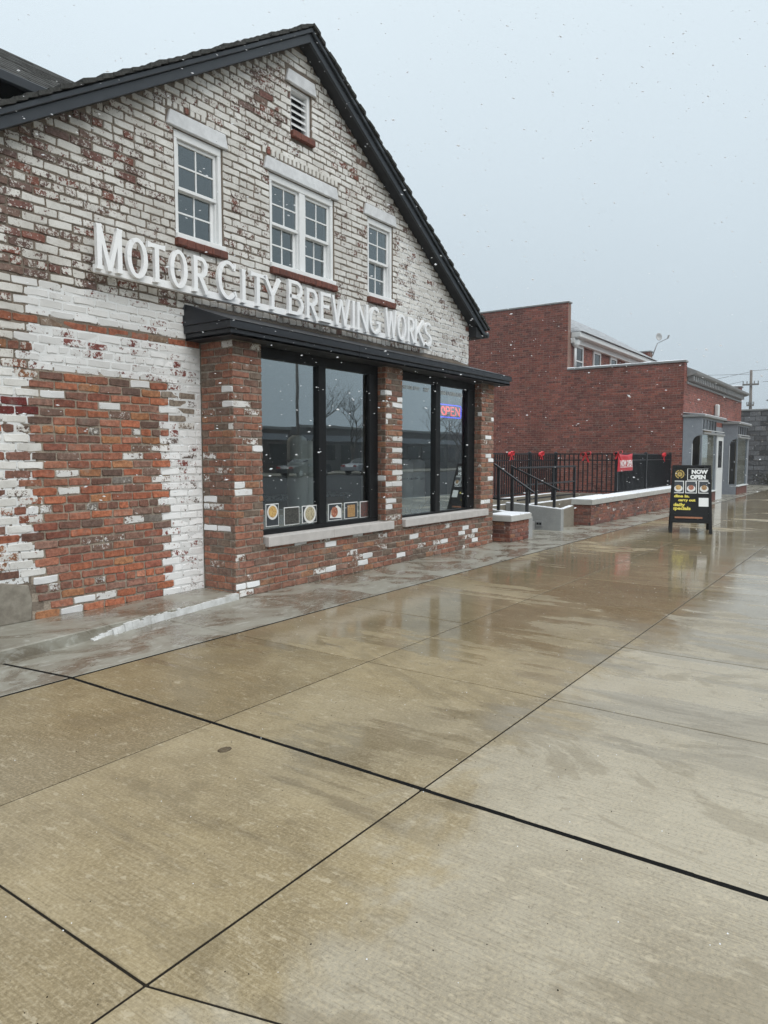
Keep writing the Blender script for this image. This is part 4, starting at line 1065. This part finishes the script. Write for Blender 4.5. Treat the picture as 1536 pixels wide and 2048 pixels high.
for side in (-1, 1):
    fl = -side
    def W(f): return (-.30+.60*f)*(1 if side < 0 else -1)
    def Z(g): return 1.13-.93*g
    def quad(f0, f1, g0, g1, k, nm, mat): 
        return MB().hexa([fp(W(f0), Z(g1), k, side), fp(W(f1), Z(g1), k, side), fp(W(f1), Z(g1), .004, side), fp(W(f0), Z(g1), .004, side)],
                         [fp(W(f0), Z(g0), k, side), fp(W(f1), Z(g0), k, side), fp(W(f1), Z(g0), .004, side), fp(W(f0), Z(g0), .004, side)]).build(nm, mat, af)
    def txt(t, f, g, size, mat, bold=.004, squash=1.0):
        s_ = 1 if side < 0 else -1
        text_mb(t, size, lambda a, b, k: tuple(fp(W(f)+s_*a, Z(g)+b*.96, .0075+k, side)), bold, squash=squash, thick=.0015).build('lettering', mat, af)
    quad(.39, .985, .045, .265, .0058, 'notice_border', 'print_white'); quad(.405, .97, .055, .255, .0072, 'notice_face', 'chalk')
    txt('NOW', .50, .143, .094, 'print_white', .006, 1.0); txt('OPEN', .47, .238, .094, 'print_white', .006, .98)
    for f0, f1, fd, bgm in ((.015, .305, 'food1', 'photo_blue'), (.345, .645, 'food2', 'photo_blue'), (.685, .985, 'food3', 'photo_blue')):
        quad(f0, f1, .275, .50, .006, 'photo_card', 'print_white'); quad(f0+.02, f1-.02, .288, .487, .0072, 'photo_picture', bgm)
        def disc(rx, rz, dz, k, nm, mat, n=14, da=0):
            cf, cg = (f0+f1)/2, .40
            vs = [fp(W(cf)+rx*math.cos(2*math.pi*i/n+da), Z(cg)+dz+rz*math.sin(2*math.pi*i/n+da), k, side) for i in range(n)]+[fp(W(cf)+rx*math.cos(2*math.pi*i/n+da), Z(cg)+dz+rz*math.sin(2*math.pi*i/n+da), k-.001, side) for i in range(n)]
            MB().add(vs, [tuple(range(n)), tuple(range(n, 2*n))[::-1]]+[(i, (i+1) % n, n+(i+1) % n, n+i) for i in range(n)]).build(nm, mat, af)
        disc(.068, .055, -.015, .0086, 'plate', 'plate', 18); disc(.045, .042, .003, .0102, 'food', fd, 9, .3)
    txt('dine in.', .05, .575, .062, 'print_yellow', .003, 1.35); txt('carry out', .165, .645, .058, 'print_yellow', .003, 1.22)
    txt('daily', .03, .735, .075, 'print_yellow', .003, 1.35); txt('specials', .015, .80, .075, 'print_yellow', .003, 1.25)
    quad(.70, .955, .58, .735, .006, 'blank_card', 'print_white')
    quad(.08, .80, .925, .955, .016, 'chalk_tray', 'copper')
    cf, cg, n = .19, .155, 28                                   # round emblem: broken gold ring, toothed wheel inside
    rg_ = MB()
    for i in range(n):
        if i in (7, 20, 21): continue
        q = []
        for r_ in (.058, .073):
            for j in (i, i+1): a_ = 2*math.pi*j/n; q.append((r_, a_))
        pf = lambda r_, a_, k: fp(W(cf)+r_*math.cos(a_), Z(cg)+r_*math.sin(a_), k, side)
        rg_.hexa([pf(*q[0], .0075), pf(*q[1], .0075), pf(*q[3], .0075), pf(*q[2], .0075)], [pf(*q[0], .005), pf(*q[1], .005), pf(*q[3], .005), pf(*q[2], .005)])
    for i in range(12):
        a_ = 2*math.pi*i/12; c0 = (.012, a_-.5), (.046, a_-.14), (.046, a_+.14), (.012, a_+.5)
        pf = lambda r_, a_, k: fp(W(cf)+r_*math.cos(a_), Z(cg)+r_*math.sin(a_), k, side)
        rg_.hexa([pf(*c, .0072+.0001*(i % 2)) for c in c0], [pf(*c, .005) for c in c0])
    rg_.build('emblem', 'print_gold', af)

# ================================================================== RED BRICK BUILDING
XS, YS, YT, XE = 20.9, 4.74, 8.08, 30.1
red = thing('red_brick_building', 'red brick building with stepped blank side wall and blue-grey shopfronts', 'building', (25.5, 9, 0))
rw = MB()
rw.box(XS+.24, XE-.29, YS+.01, YT+.2, -.02, 3.55); rw.box(XS+.24, XE-.29, YT+.01, 15.9, -.02, 4.95); rw.box(XS+.01, XS+.25, YT+.01, 16, -.03, 5.86)
rw.box(XS+.01, XS+.25, YS+.012, YT+.009, -.02, 3.86); rw.box(XE-.3, XE, YS+.012, YT-.001, -.03, 3.86); rw.box(XE-.3, XE+.002, YT, 14, -.04, 5.45)
rwall = rw.build('wall', 'mortar_red', red)
def style_red(x, z, rg, i):
    k = rg.uniform(.62, 1.15); c = rg.choice(((.30, .088, .064), (.26, .076, .058), (.31, .10, .072), (.20, .064, .053), (.27, .09, .072)))
    return (tuple(v*k for v in c), 0.0, 0, .005)
rd = random.Random(5)
def sp_side(z): return [(.0, 16-YS)] if z < 3.86 else [(.0, 16-YT)]
rr1 = courses(Frame((XS+.01, 16, 0), (0, -1, 0), (-1, 0, 0)), .0, 5.86, sp_side, style_red, rd, header_every=6, rough=.7, ch=.064)
rr1 = [r_ for r_ in rr1 if screen_area(r_[0]) > 0]
rr1 += courses(Frame((0, YS+.01, 0), (1, 0, 0), (0, -1, 0)), 2.25, 3.3, lambda z: [(XS, XE)], style_red, rd, header_every=6, rough=.7, ch=.064)
rr1 += courses(Frame((0, YS+.01, 0), (1, 0, 0), (0, -1, 0)), 3.3, 3.86, lambda z: [(XS, XS+.3), (XE-.35, XE)], style_red, rd, header_every=0, rough=.7, ch=.064)
rr1 += courses(Frame((0, YT+.01, 0), (1, 0, 0), (0, -1, 0)), 3.86, 4.85, lambda z: [(XS+.3, 21.45), (22.15, 23.1), (23.8, 24.8), (25.5, 26.5), (27.2, 29.8)], style_red, rd, header_every=6, rough=.7, ch=.064)
rr1 += courses(Frame((XE-.3, 14, 0), (0, -1, 0), (-1, 0, 0)), 4.9, 5.45, lambda z: [(.5, 14-YT-.02)], style_red, rd, header_every=6, rough=.7, ch=.064)
brick_mesh(rr1, 'brickwork', rwall, True)
cs = MB(); cs.box(XS-.03, XS+.28, YS-.03, YT-.02, 3.862, 3.92); cs.build('coping', 'grey_trim', red, bevel=.006)
MB().box(XS-.02, XS+.28, YT-.02, 16, 5.862, 5.91).build('coping', 'grey_trim', red, bevel=.006)
MB().box(XE-.34, XE+.03, YS-.03, YT-.02, 3.862, 3.92).build('coping', 'grey_trim', red, bevel=.006)
MB().box(XE-.34, XE+.03, YT-.03, 14, 5.452, 5.50).build('coping', 'grey_trim', red, bevel=.006)
m = MB(); snow_strip(m, (XS+.12, YS, 0), (XS+.12, YT, 0), .28, 3.92, .03); snow_strip(m, (XS+.12, YT, 0), (XS+.12, 15, 0), .25, 5.91, .02); snow_strip(m, (XE-.15, YS, 0), (XE-.15, YT, 0), .3, 3.92, .03)
m.build('snow_cover', 'snow', red, stuff=True)
# front cornice
MB().box(XS+.32, XE-.36, YS-.03, YS+.009, 3.30, 3.36).build('cornice', 'grey_trim', red, bevel=.004)
MB().prism([(XS+.32, YS-.002, 3.50), (XS+.32, YS-.24, 3.57), (XS+.32, YS-.26, 3.64), (XS+.32, YS+.1, 3.80), (XS+.32, YS+.1, 3.50)], (XE-XS-.3, 0, 0)).build('cornice', 'grey_trim', red, bevel=.004)
k = XS+.4
while k < XE-.45:
    MB().box(k, k+.10, YS-.16, YS+.005, 3.38, 3.52).build('cornice_bracket', 'grey_trim', red); k += .24
# upper storey: white eaves cornice, windows, roof
MB().box(XS+.255, XE-.305, YT-.30, YT+.005, 4.86, 5.02).build('eaves_cornice', 'white_door', red, bevel=.02)
MB().box(XS+.255, XE-.305, YT-.12, YT+.004, 4.70, 4.858).build('eaves_frieze', 'white_door', red, bevel=.01)
xa_, xb_ = XS+.26, XE-.32
MB().add([(xa_, YT-.36, 5.03), (xb_, YT-.36, 5.03), (xb_, 14, 5.03), (xa_, 14, 5.03), (24.4, 10.0, 6.38), (xb_, 10.0, 6.38)], [(0, 1, 5, 4), (1, 2, 5), (2, 3, 4, 5), (3, 0, 4), (0, 3, 2, 1)]).build('roof', 'shingle_snow', red)
for x in (21.45, 23.1, 24.8, 26.5):
    f = MB(); f.box(x, x+.7, YT-.04, YT+.0, 4.62, 4.70); f.box(x, x+.06, YT-.04, YT+.0, 3.86, 4.62); f.box(x+.64, x+.7, YT-.04, YT+.0, 3.86, 4.62); f.box(x+.06, x+.64, YT-.03, YT, 4.2, 4.24)
    w = f.build('window', 'white_door', red); MB().box(x+.06, x+.64, YT-.015, YT-.01, 3.86, 4.62).build('pane', 'car_glass', w)
MB().tube([(XS+.42, YT-.08, 3.9), (XS+.42, YT-.08, 4.7)], .045, 8).build('downpipe', 'white_door', red, smooth=True)
MB().lathe((XS+.42, YT-.10, 0), [(.05, 4.58), (.12, 4.66), (.12, 4.78), (.1, 4.8)], 10).build('pipe_hopper', 'white_door', red)
# shopfront bays
def arch_panel(x0, x1, y, ax, ay, hgt, spring, rad, top, axis):    # flat board with an opening rounded at one top corner
    pass
def shopfront(xa, xb, door):
    yf = 4.25
    t = MB().box(xa-.06, xb+.06, yf-.08, YS+.005, 2.36, 2.43).build('shopfront_bay', 'grey_trim', red, bevel=.01)
    MB().prism([(xa-.05, yf-.06, 2.431), (xb+.05, yf-.06, 2.431), (xb+.05, YS, 2.48), (xa-.05, YS, 2.48)], (0, 0, .012)).build('bay_roof', 'snow', t)
    # side cheek with round-cornered opening
    po = [(xa, YS-.002, 0), (xa, YS-.002, 2.359), (xa, yf, 2.359), (xa, yf, 1.86)]
    for i in range(7): a = math.radians(90*i/6); po.append((xa, yf+.06+.18*math.sin(a)*1.0, 1.86-.22+.22*math.cos(a)) if i else (xa, yf+.06, 1.86))
    po += [(xa, yf+.24, .35), (xa, yf, .35), (xa, yf, 0)]
    MB().prism(po, (.05, 0, 0)).build('side_panel', 'grey_paint', t)
    tr = MB(); tr.box(xa-.012, xa-.001, yf+.225, yf+.245, .35, 1.64); tr.build('side_trim', 'white_door', t)
    MB().add([(xa+.03, yf, .35), (xa+.03, yf+.24, .35), (xa+.03, yf+.24, 1.88), (xa+.03, yf, 1.88)], [(0, 1, 2, 3)]).build('side_glass', 'glass_far', t, recalc=False)
    # front: corner posts, stall riser, transom, sill
    xw = xb-(1.05 if door else .25)
    for x in (xa, xw): MB().box(x+.051 if x == xa else x, x+.10, yf, yf+.05, .30, 2.0).build('corner_post', 'grey_paint', t, bevel=.004)
    MB().box(xa+.06, xb-.02, yf-.03, yf+.05, 2.001, 2.02).build('transom_bar', 'white_door', t); MB().box(xa+.06, xb, yf-.05, yf+.02, 1.90, 1.955).build('transom_bar', 'grey_trim', t)
    MB().box(xa+.05, xb, yf, yf+.05, 2.30, 2.358).build('fascia_board', 'grey_paint', t)
    MB().box(xa+.10, xw, yf+.012, yf+.03, 2.02, 2.30).build('transom_light', 'car_glass', t)
    for i in range(4): x = xa+.3+i*(xw-xa-.3)/4; MB().box(x, x+.03, yf-.005, yf+.011, 2.02, 2.30).build('transom_mullion', 'grey_paint', t)
    MB().box(xa, xw+.1, yf-.06, yf+.2, .27, .30).build('sill', 'white_door', t)
    MB().box(xa+.01, xw+.05, yf-.015, yf+.2, -.01, .268).build('stall_riser', 'sill_brick', t)
    MB().add([(xa+.1, yf+.03, .30), (xw, yf+.03, .30), (xw, yf+.03, 1.9), (xa+.1, yf+.03, 1.9)], [(0, 1, 2, 3)]).build('shop_glass', 'glass_far', t, recalc=False)
    c_ = MB(); n = 30; v0 = []
    for i in range(n+1): x = xa+.2+(xw-xa-.25)*i/n; v0.append((x, yf+.075+.03*math.sin(i*1.3)))
    for i in range(n): c_.add([(v0[i][0], v0[i][1], .3), (v0[i+1][0], v0[i+1][1], .3), (v0[i+1][0], v0[i+1][1], 1.95), (v0[i][0], v0[i][1], 1.95)], [(0, 1, 2, 3)])
    c_.build('curtain', 'curtain', t, recalc=False)
    MB().box(xa+.06, xb-.1, yf+.32, yf+.34, .27, 2.3).build('back_board', 'board', t)
    if door:
        MB().box(xw+.10, xb, yf-.01, yf+.06, -.01, 1.899).build('door', 'white_door', t, bevel=.004)
        for z0, z1 in ((.95, 1.75), (.2, .8)): MB().box(xw+.3, xb-.2, yf-.014, yf-.0105, z0, z1).build('door_panel', 'car_glass' if z0 > .5 else 'white_door', t)
    else: MB().box(xw+.1, xb, yf, yf+.05, 0, 2.0).build('end_panel', 'grey_paint', t)
shopfront(XS+.02, 23.95, True); shopfront(26.45, 28.75, False)
MB().box(23.96, 26.44, YS-.02, YS+.008, -.01, 2.25).build('entrance_wall', 'grey_paint', red)
MB().box(28.76, XE, YS-.02, YS+.008, -.01, 2.25).build('entrance_wall', 'grey_paint', red)
sc_ = MB().box(25.02, 25.20, YS-.14, YS-.005, 2.56, 2.95).build('wall_lamp', 'white_door', red, bevel=.03); MB().box(25.04, 25.18, YS-.10, YS-.005, 2.45, 2.559).build('lamp_base', 'grey_trim', sc_)
# satellite dish
ds = thing('satellite_dish', 'grey satellite dish on a bracket above the red parapet', 'satellite dish', (29.9, 8.0, 5.1))
px_, py_, pz_ = 29.95, 7.82, 6.02
MB().tube([(29.98, 8.04, 5.3), (29.95, 7.92, 5.62), (29.95, 7.85, 5.80)], .022, 8).build('bracket', 'dish', ds, smooth=True)
dm = MB(); n = 20; nv = Vector((-.80, -.56, .20)).normalized(); a_ = nv.cross(Vector((0, 0, 1))).normalized(); b_ = a_.cross(nv); c0 = Vector((px_, py_, pz_)); rings = []
for j, (r_, d_) in enumerate(((.04, .0), (.10, .02), (.155, .055), (.158, .05), (.10, .01), (.04, -.02))):
    for i in range(n): t = 2*math.pi*i/n; rings.append(c0+a_*r_*.78*math.cos(t)+b_*r_*math.sin(t)+nv*d_)
dm.add(rings, [(j*n+i, j*n+(i+1) % n, (j+1)*n+(i+1) % n, (j+1)*n+i) for j in range(5) for i in range(n)]+[tuple(range(n)), tuple(range(5*n, 6*n))])
dm.build('reflector', 'dish', ds, smooth=True)
arm = c0+Vector((-.28, -.42, -.12)); MB().tube([c0-Vector((0, 0, .22)), arm], .014, 6).build('arm', 'dish', ds); MB().tube([arm, arm+Vector((-.02, -.05, .12))], .035, 8).build('receiver', 'dish', ds)

# grey block building beyond
gb = thing('grey_block_building', 'dark grey rock-faced block building beyond the red shopfronts', 'building', (40, 5, 0))
gw = MB().box(36.02, 46, 1.5, 12, -.1, 3.32).build('wall', 'far_wall2', gb)
gr_ = []
def style_grey(x, z, rg, i): k = rg.uniform(.45, 1.6); return ((.105*k, .112*k, .122*k), rg.choice((0, 0, .15, .3)), .2, .03+rg.uniform(0, .03))
gr_ = courses(Frame((36.02, 12, 0), (0, -1, 0), (-1, 0, 0)), 0, 3.3, lambda z: [(3.5, 10.5)], style_grey, rd, header_every=0, ch=.22, bl=.46, gap=.02)
brick_mesh(gr_, 'block_courses', gw, True)
MB().box(35.95, 46, 1.45, 12, 3.321, 3.40).build('coping', 'grey_trim', gb, bevel=.01)

# far building beyond it
fb = thing('far_house', 'distant pale house with dark roof behind the grey block wall', 'house', (86, 9.0, 0))
MB().box(82, 92, 2, 10.3, -.2, 6.9).build('wall', 'far_wall3', fb); MB().prism([(81.7, 10.7, 6.9), (81.7, 1.6, 6.9), (81.7, 6.2, 9.2)], (10.6, 0, 0)).build('roof', 'shingle_snow', fb)
for y in (3.4, 6.0, 8.6):
    w = MB().box(81.93, 81.995, y-.6, y+.6, 3.9, 5.8).build('window', 'white_door', fb); MB().box(81.91, 81.929, y-.5, y+.5, 4.0, 5.7).build('pane', 'car_glass', w)

# utility poles and wires
def upole(x, y, h, lab, lean=0.0, arms=((.86, 1.35),)):
    t = thing('utility_pole', lab, 'utility pole', (x, y, -.2), 'utility poles')
    MB().tube([(x, y, -.3), (x, y+lean*.5, h*.5), (x, y+lean, h)], [.13, .115, .09], 10).build('pole', 'pole', t, smooth=True)
    for fr, w in arms:
        z = h*fr; yy_ = y+lean*fr
        MB().box(x-.18, x-.10, yy_-w, yy_+w, z-.06, z+.06).build('crossarm', 'pole', t)
        for k in (-.92, -.45, .45, .92): MB().tube([(x-.14, yy_+w*k, z+.06), (x-.14, yy_+w*k, z+.26)], .04, 6).build('insulator', 'grey_trim', t)
    return t
upole(60, 8.78, 7.7, 'weathered utility pole rising behind the grey block building', .12, ((.86, .55), (.66, .25)))
def wire(p, q, sag, lab):
    p, q = Vector(p), Vector(q); pts = [p.lerp(q, i/14)-Vector((0, 0, sag*4*(i/14)*(1-i/14))) for i in range(15)]
    o = MB().tube(pts, .012, 4).build('overhead_wire', 'wire'); tag(o, lab, 'wire', 'overhead wires by the utility pole')
wire((60, 8.8, 7.6), (70, 34, 6.4), .5, 'overhead wire from the pole top toward the red building roof'); wire((60, 8.8, 7.65), (57, -18, 9.4), .5, 'overhead wire from the pole top away over the street')
wire((60, 9.4, 6.9), (74, 36, 5.6), .5, 'lower overhead wire from the crossarm toward the red building roof'); wire((60, 8.1, 6.8), (57, -18, 7.0), .4, 'lower overhead wire from the crossarm over the street')
wire((60, 8.8, 7.4), (40, 34, 8.2), .5, 'overhead wire crossing the sky above the satellite dish')

# ================================================================== bare trees
def tree_mesh(h, seed, depth=6, r0=.17):
    rg = random.Random(seed); tm, cm_ = MB(), MB()
    def grow(p, d, L, r_, lv):
        n = 3; pts = [p]; dd = d.copy()
        for i in range(n):
            dd = (dd+Vector((rg.uniform(-.16, .16), rg.uniform(-.16, .16), .05))).normalized(); pts.append(pts[-1]+dd*L/n)
        (tm if lv < 2 else cm_).tube(pts, [r_*(1-.42*i/n) for i in range(n+1)], 7 if lv < 2 else 4, lv == 0)
        if lv >= depth: return
        for k in range(rg.choice((2, 3, 3)) if lv < 4 else rg.choice((2, 3))):
            ax = Vector((rg.uniform(-1, 1), rg.uniform(-1, 1), rg.uniform(-.2, .5))).normalized()
            nd = (dd*1.0+ax*rg.uniform(.5, .95)).normalized(); st_p = pts[rg.choice((2, 3, 3))]
            grow(st_p, nd, L*rg.uniform(.62, .82), r_*.55, lv+1)
    grow(Vector((0, 0, -.25)), Vector((0, 0, 1)), h*.30, r0, 0)
    return tm, cm_
def tree(x, y, h, seed, lab, depth=6):
    tm, cm_ = tree_mesh(h, seed, depth)
    t = thing('bare_tree', lab, 'tree', (x, y, -.2), 'leafless street trees')
    for mb, nm in ((tm, 'trunk'), (cm_, 'crown')):
        mb.v = [(a+x, b+y, c) for a, b, c in mb.v]; mb.build(nm, 'bark', t, smooth=True, recalc=False)
tree(75, 17, 5.5, 3, 'leafless tree whose twigs show over the red building cornice', 5); tree(79, 14.5, 5.2, 4, 'small leafless tree by the far utility pole', 5)
tree(41.5, -26.5, 8.5, 11, 'large bare tree across the street before the brown shop', 6); tree(47.5, -27, 8.0, 12, 'bare tree across the street between brown and grey shops', 6)
tree(59, -26, 7.5, 13, 'bare tree across the street at the end of the parked cars', 6); tree(66.5, -27, 8, 14, 'bare tree across the street farther along the block', 6)
upole(38.2, -24.8, 10.5, 'tall utility pole across the street beside the parked silver car', 0, ((.9, 1.2), (.8, .8)))
upole(57, -24.8, 10.5, 'tall utility pole across the street farther along the block', 0, ((.9, 1.2), (.8, .8)))
# buildings across the street
def shop_far(x0, x1, h, mat, lab, y=-31):
    t = thing('street_shop', lab, 'building', ((x0+x1)/2, y-4, -.2), 'low shops across the street')
    MB().box(x0, x1, y-9, y, -.25, h).build('wall', mat, t)
    MB().box(x0-.1, x1+.1, y-.1, y+.12, h-.001, h+.22).build('parapet', 'grey_trim', t)
    n = max(2, int((x1-x0)/2.6)); w = (x1-x0)/n
    for i in range(n):
        a = x0+i*w+.35; b = x0+(i+1)*w-.35
        f = MB().box(a, b, y+.001, y+.06, .5 if i % 3 != 1 else -.02, 2.4).build('window' if i % 3 != 1 else 'door', mat, t)
        MB().box(a+.12, b-.12, y+.061, y+.075, .62 if i % 3 != 1 else .9, 2.28).build('pane', 'car_glass', f)
    MB().box(x0+.3, x1-.3, y+.001, y+.1, 2.6, 3.1).build('sign_band', 'grey_paint', t)
shop_far(-6, 9, 3.5, 'far_wall', 'low dull brown brick shop across the street'); shop_far(9.4, 24, 3.8, 'far_wall2', 'low grey rendered shop across the street')
shop_far(24.5, 44, 3.45, 'far_wall', 'long brown brick shop row across the street'); shop_far(45, 78, 3.75, 'far_wall2', 'grey rendered shop building across the street')
# parked cars across the street
def car(x, y, mat, lab):
    t = thing('parked_car', lab, 'car', (x, y, -.12), 'cars parked across the street')
    L_, z = 2.05, -.12
    prof = [(-L_, .32), (-L_, .62), (-1.85, .78), (-1.05, .86), (-.55, 1.22), (.75, 1.24), (1.25, .92), (1.95, .84), (2.05, .55), (2.0, .30)]
    m = MB(); W_ = .78; k = len(prof)
    lv = [(-W_, .0), (-W_*.96, .0), (W_*.96, .0), (W_, .0)]
    pts = []
    for yy_, _ in ((-W_, 0), (W_, 0)):
        for a, b in prof: pts.append((x+a, y+yy_*(1 if b < .9 else .82), z+b))
    m.add(pts, [tuple(range(k))[::-1], tuple(range(k, 2*k))]+[(i, (i+1) % k, k+(i+1) % k, k+i) for i in range(k)]); m.build('body', mat, t, bevel=.03)
    for sg in (-1, 1):
        MB().prism([(x+a, y+sg*(W_*.83+.012), z+b) for a, b in ((-.95, .90), (-.5, 1.17), (.7, 1.18), (1.1, .93))], (0, -sg*.02, 0)).build('side_window', 'car_glass', t)
        for a in (-1.25, 1.3):
            w = MB().lathe((x+a, y+sg*.70, z+.31), [(.2, -.1), (.31, -.09), (.31, .09), (.2, .1)], 18, 'Y').build('wheel', 'rubber', t, smooth=True); MB().lathe((x+a, y+sg*.72, z+.31), [(.05, -.10), (.19, -.095), (.19, .095), (.05, .10)], 12, 'Y').build('rim', 'steel', w)
        MB().box(x+1.97, x+2.06, y+sg*.55-.15, y+sg*.55+.15, z+.62, z+.74).build('headlight', 'lamp_clear', t); MB().box(x-2.07, x-2.0, y+sg*.55-.15, y+sg*.55+.15, z+.62, z+.74).build('tail_light', 'lamp_red', t)
    MB().prism([(x-1.02, y-.6, z+.90), (x-.56, y-.58, z+1.20), (x-.56, y+.58, z+1.20), (x-1.02, y+.6, z+.90)], (-.02, 0, .015)).build('rear_window', 'car_glass', t)
    MB().prism([(x+1.24, y-.6, z+.94), (x+.77, y-.58, z+1.22), (x+.77, y+.58, z+1.22), (x+1.24, y+.6, z+.94)], (.02, 0, .015)).build('windscreen', 'car_glass', t)
car(43.5, -22.6, 'car_a', 'silver car parked across the street before the bare trees'); car(36.5, -22.6, 'car_b', 'charcoal car parked across the street beside the utility pole')

# dead shrub at the foot of the grey wall
sh_ = thing('bare_shrub', 'small dark leafless shrub against the grey block wall', 'shrub', (35.0, 4.35, 0))
rg = random.Random(9); m = MB()
for i in range(60):
    a = rg.uniform(0, 6.28); r_ = rg.uniform(.1, .5); p = Vector((35, 4.3, 0)); q = p+Vector((r_*math.cos(a), r_*math.sin(a)*1.3, rg.uniform(.25, .62))); m.tube([p, p.lerp(q, .5)+Vector((0, 0, .08)), q], [.012, .009, .005], 4)
m.build('stems', 'bark', sh_); m = MB()
for i in range(260):
    a = rg.uniform(0, 6.28); r_ = rg.uniform(.05, .5); c_ = Vector((35+r_*math.cos(a), 4.3+r_*1.3*math.sin(a), rg.uniform(.08, .55))); d1 = Vector((rg.uniform(-1, 1), rg.uniform(-1, 1), rg.uniform(-1, 1)))*.045; d2 = Vector((rg.uniform(-1, 1), rg.uniform(-1, 1), rg.uniform(-1, 1)))*.03
    m.add([c_-d1, c_+d2, c_+d1, c_-d2], [(0, 1, 2, 3)])
m.build('leaves', 'bush', sh_, stuff=True, recalc=False)

# small things on the pavement
rk_ = MB().lathe((2.105, 2.36, 0), [(.018, -.001), (.027, .001), (.02, .003), (.006, .004)], 9); rk_.v = [(2.105+(a-2.105)*1.3, b, c) for a, b, c in rk_.v]
tag(rk_.build('dark_leaf', 'leaf', smooth=True), 'small dark leaf lying on the wet concrete by the wide joint', 'leaf')

# ================================================================== falling snow
rs = random.Random(77); fm_ = MB()
for i in range(15000):
    d = 2.4+24*rs.random()**1.1
    u, v = rs.uniform(-150, 1690), rs.uniform(-250, 1350)
    if v > 1020 and d < 8: continue
    q = CAM+(FW+RT*(u-768)/1430+UP*(1024-v)/1430)*d
    if q.z < .05: continue
    if q.y > 4.45 and q.x < 10 and q.y < 14: continue
    if q.x > 20.5 and q.y > 4.0: continue
    L_ = rs.choice((.0025, .003, .0035, .004, .005, .0075))*rs.uniform(.8, 1.35); w = L_*rs.uniform(.35, .65)
    ax = Vector((.72+rs.uniform(-.3, .3), -.45+rs.uniform(-.3, .3), rs.uniform(-.35, .25))).normalized()
    a = ax.cross(Vector((0, 0, 1))).normalized(); b = ax.cross(a)
    fm_.add([q+ax*L_, q-ax*L_, q+a*w, q-a*w, q+b*w*.8, q-b*w*.8], [(0, 2, 4), (0, 4, 3), (0, 3, 5), (0, 5, 2), (1, 4, 2), (1, 3, 4), (1, 5, 3), (1, 2, 5)])
fs_ = fm_.build('falling_snow', 'flake', recalc=False, stuff=True); fs_['label'] = 'white flakes of falling snow in the air'; fs_['category'] = 'snow'

# grit and melting flakes on the concrete
gr2 = random.Random(31); gm = MB(); gw_ = MB()
for i in range(1500):
    x, y = gr2.uniform(.3, 9)**1.0, gr2.uniform(-.1, 4.8); r_ = gr2.uniform(.0012, .0035); a0 = gr2.uniform(0, 6)
    (gm if i % 3 else gw_).add([(x+r_*math.cos(a0+k*1.57)*gr2.uniform(.6, 1.3), y+r_*math.sin(a0+k*1.57), -.001) for k in range(4)]+[(x, y, r_*.8)], [(0, 1, 4), (1, 2, 4), (2, 3, 4), (3, 0, 4)])
o = gm.build('grit', 'dirt', recalc=False, stuff=True); o['label'] = 'fine dark grit scattered over the pavement'; o['category'] = 'grit'
o = gw_.build('slush_specks', 'snow', recalc=False, stuff=True); o['label'] = 'tiny melting snow specks on the pavement'; o['category'] = 'snow'

# snowy air between the camera and the far buildings
hz = MB().box(-170, 320, -60, 110, -1.2, 14).build('haze', 'flake', stuff=True); hz['label'] = 'thin pale snowy haze filling the air'; hz['category'] = 'haze'
hm = bpy.data.materials.new('snowy_air'); hm.use_nodes = True; hn = hm.node_tree.nodes; hn.clear()
ho = hn.new('ShaderNodeOutputMaterial'); hv = hn.new('ShaderNodeVolumePrincipled')
hv.inputs['Color'].default_value = (.93, .95, .97, 1); hv.inputs['Density'].default_value = .0013; hv.inputs['Anisotropy'].default_value = .2
hm.node_tree.links.new(hv.outputs[0], ho.inputs['Volume']); hz.data.materials.clear(); hz.data.materials.append(hm)
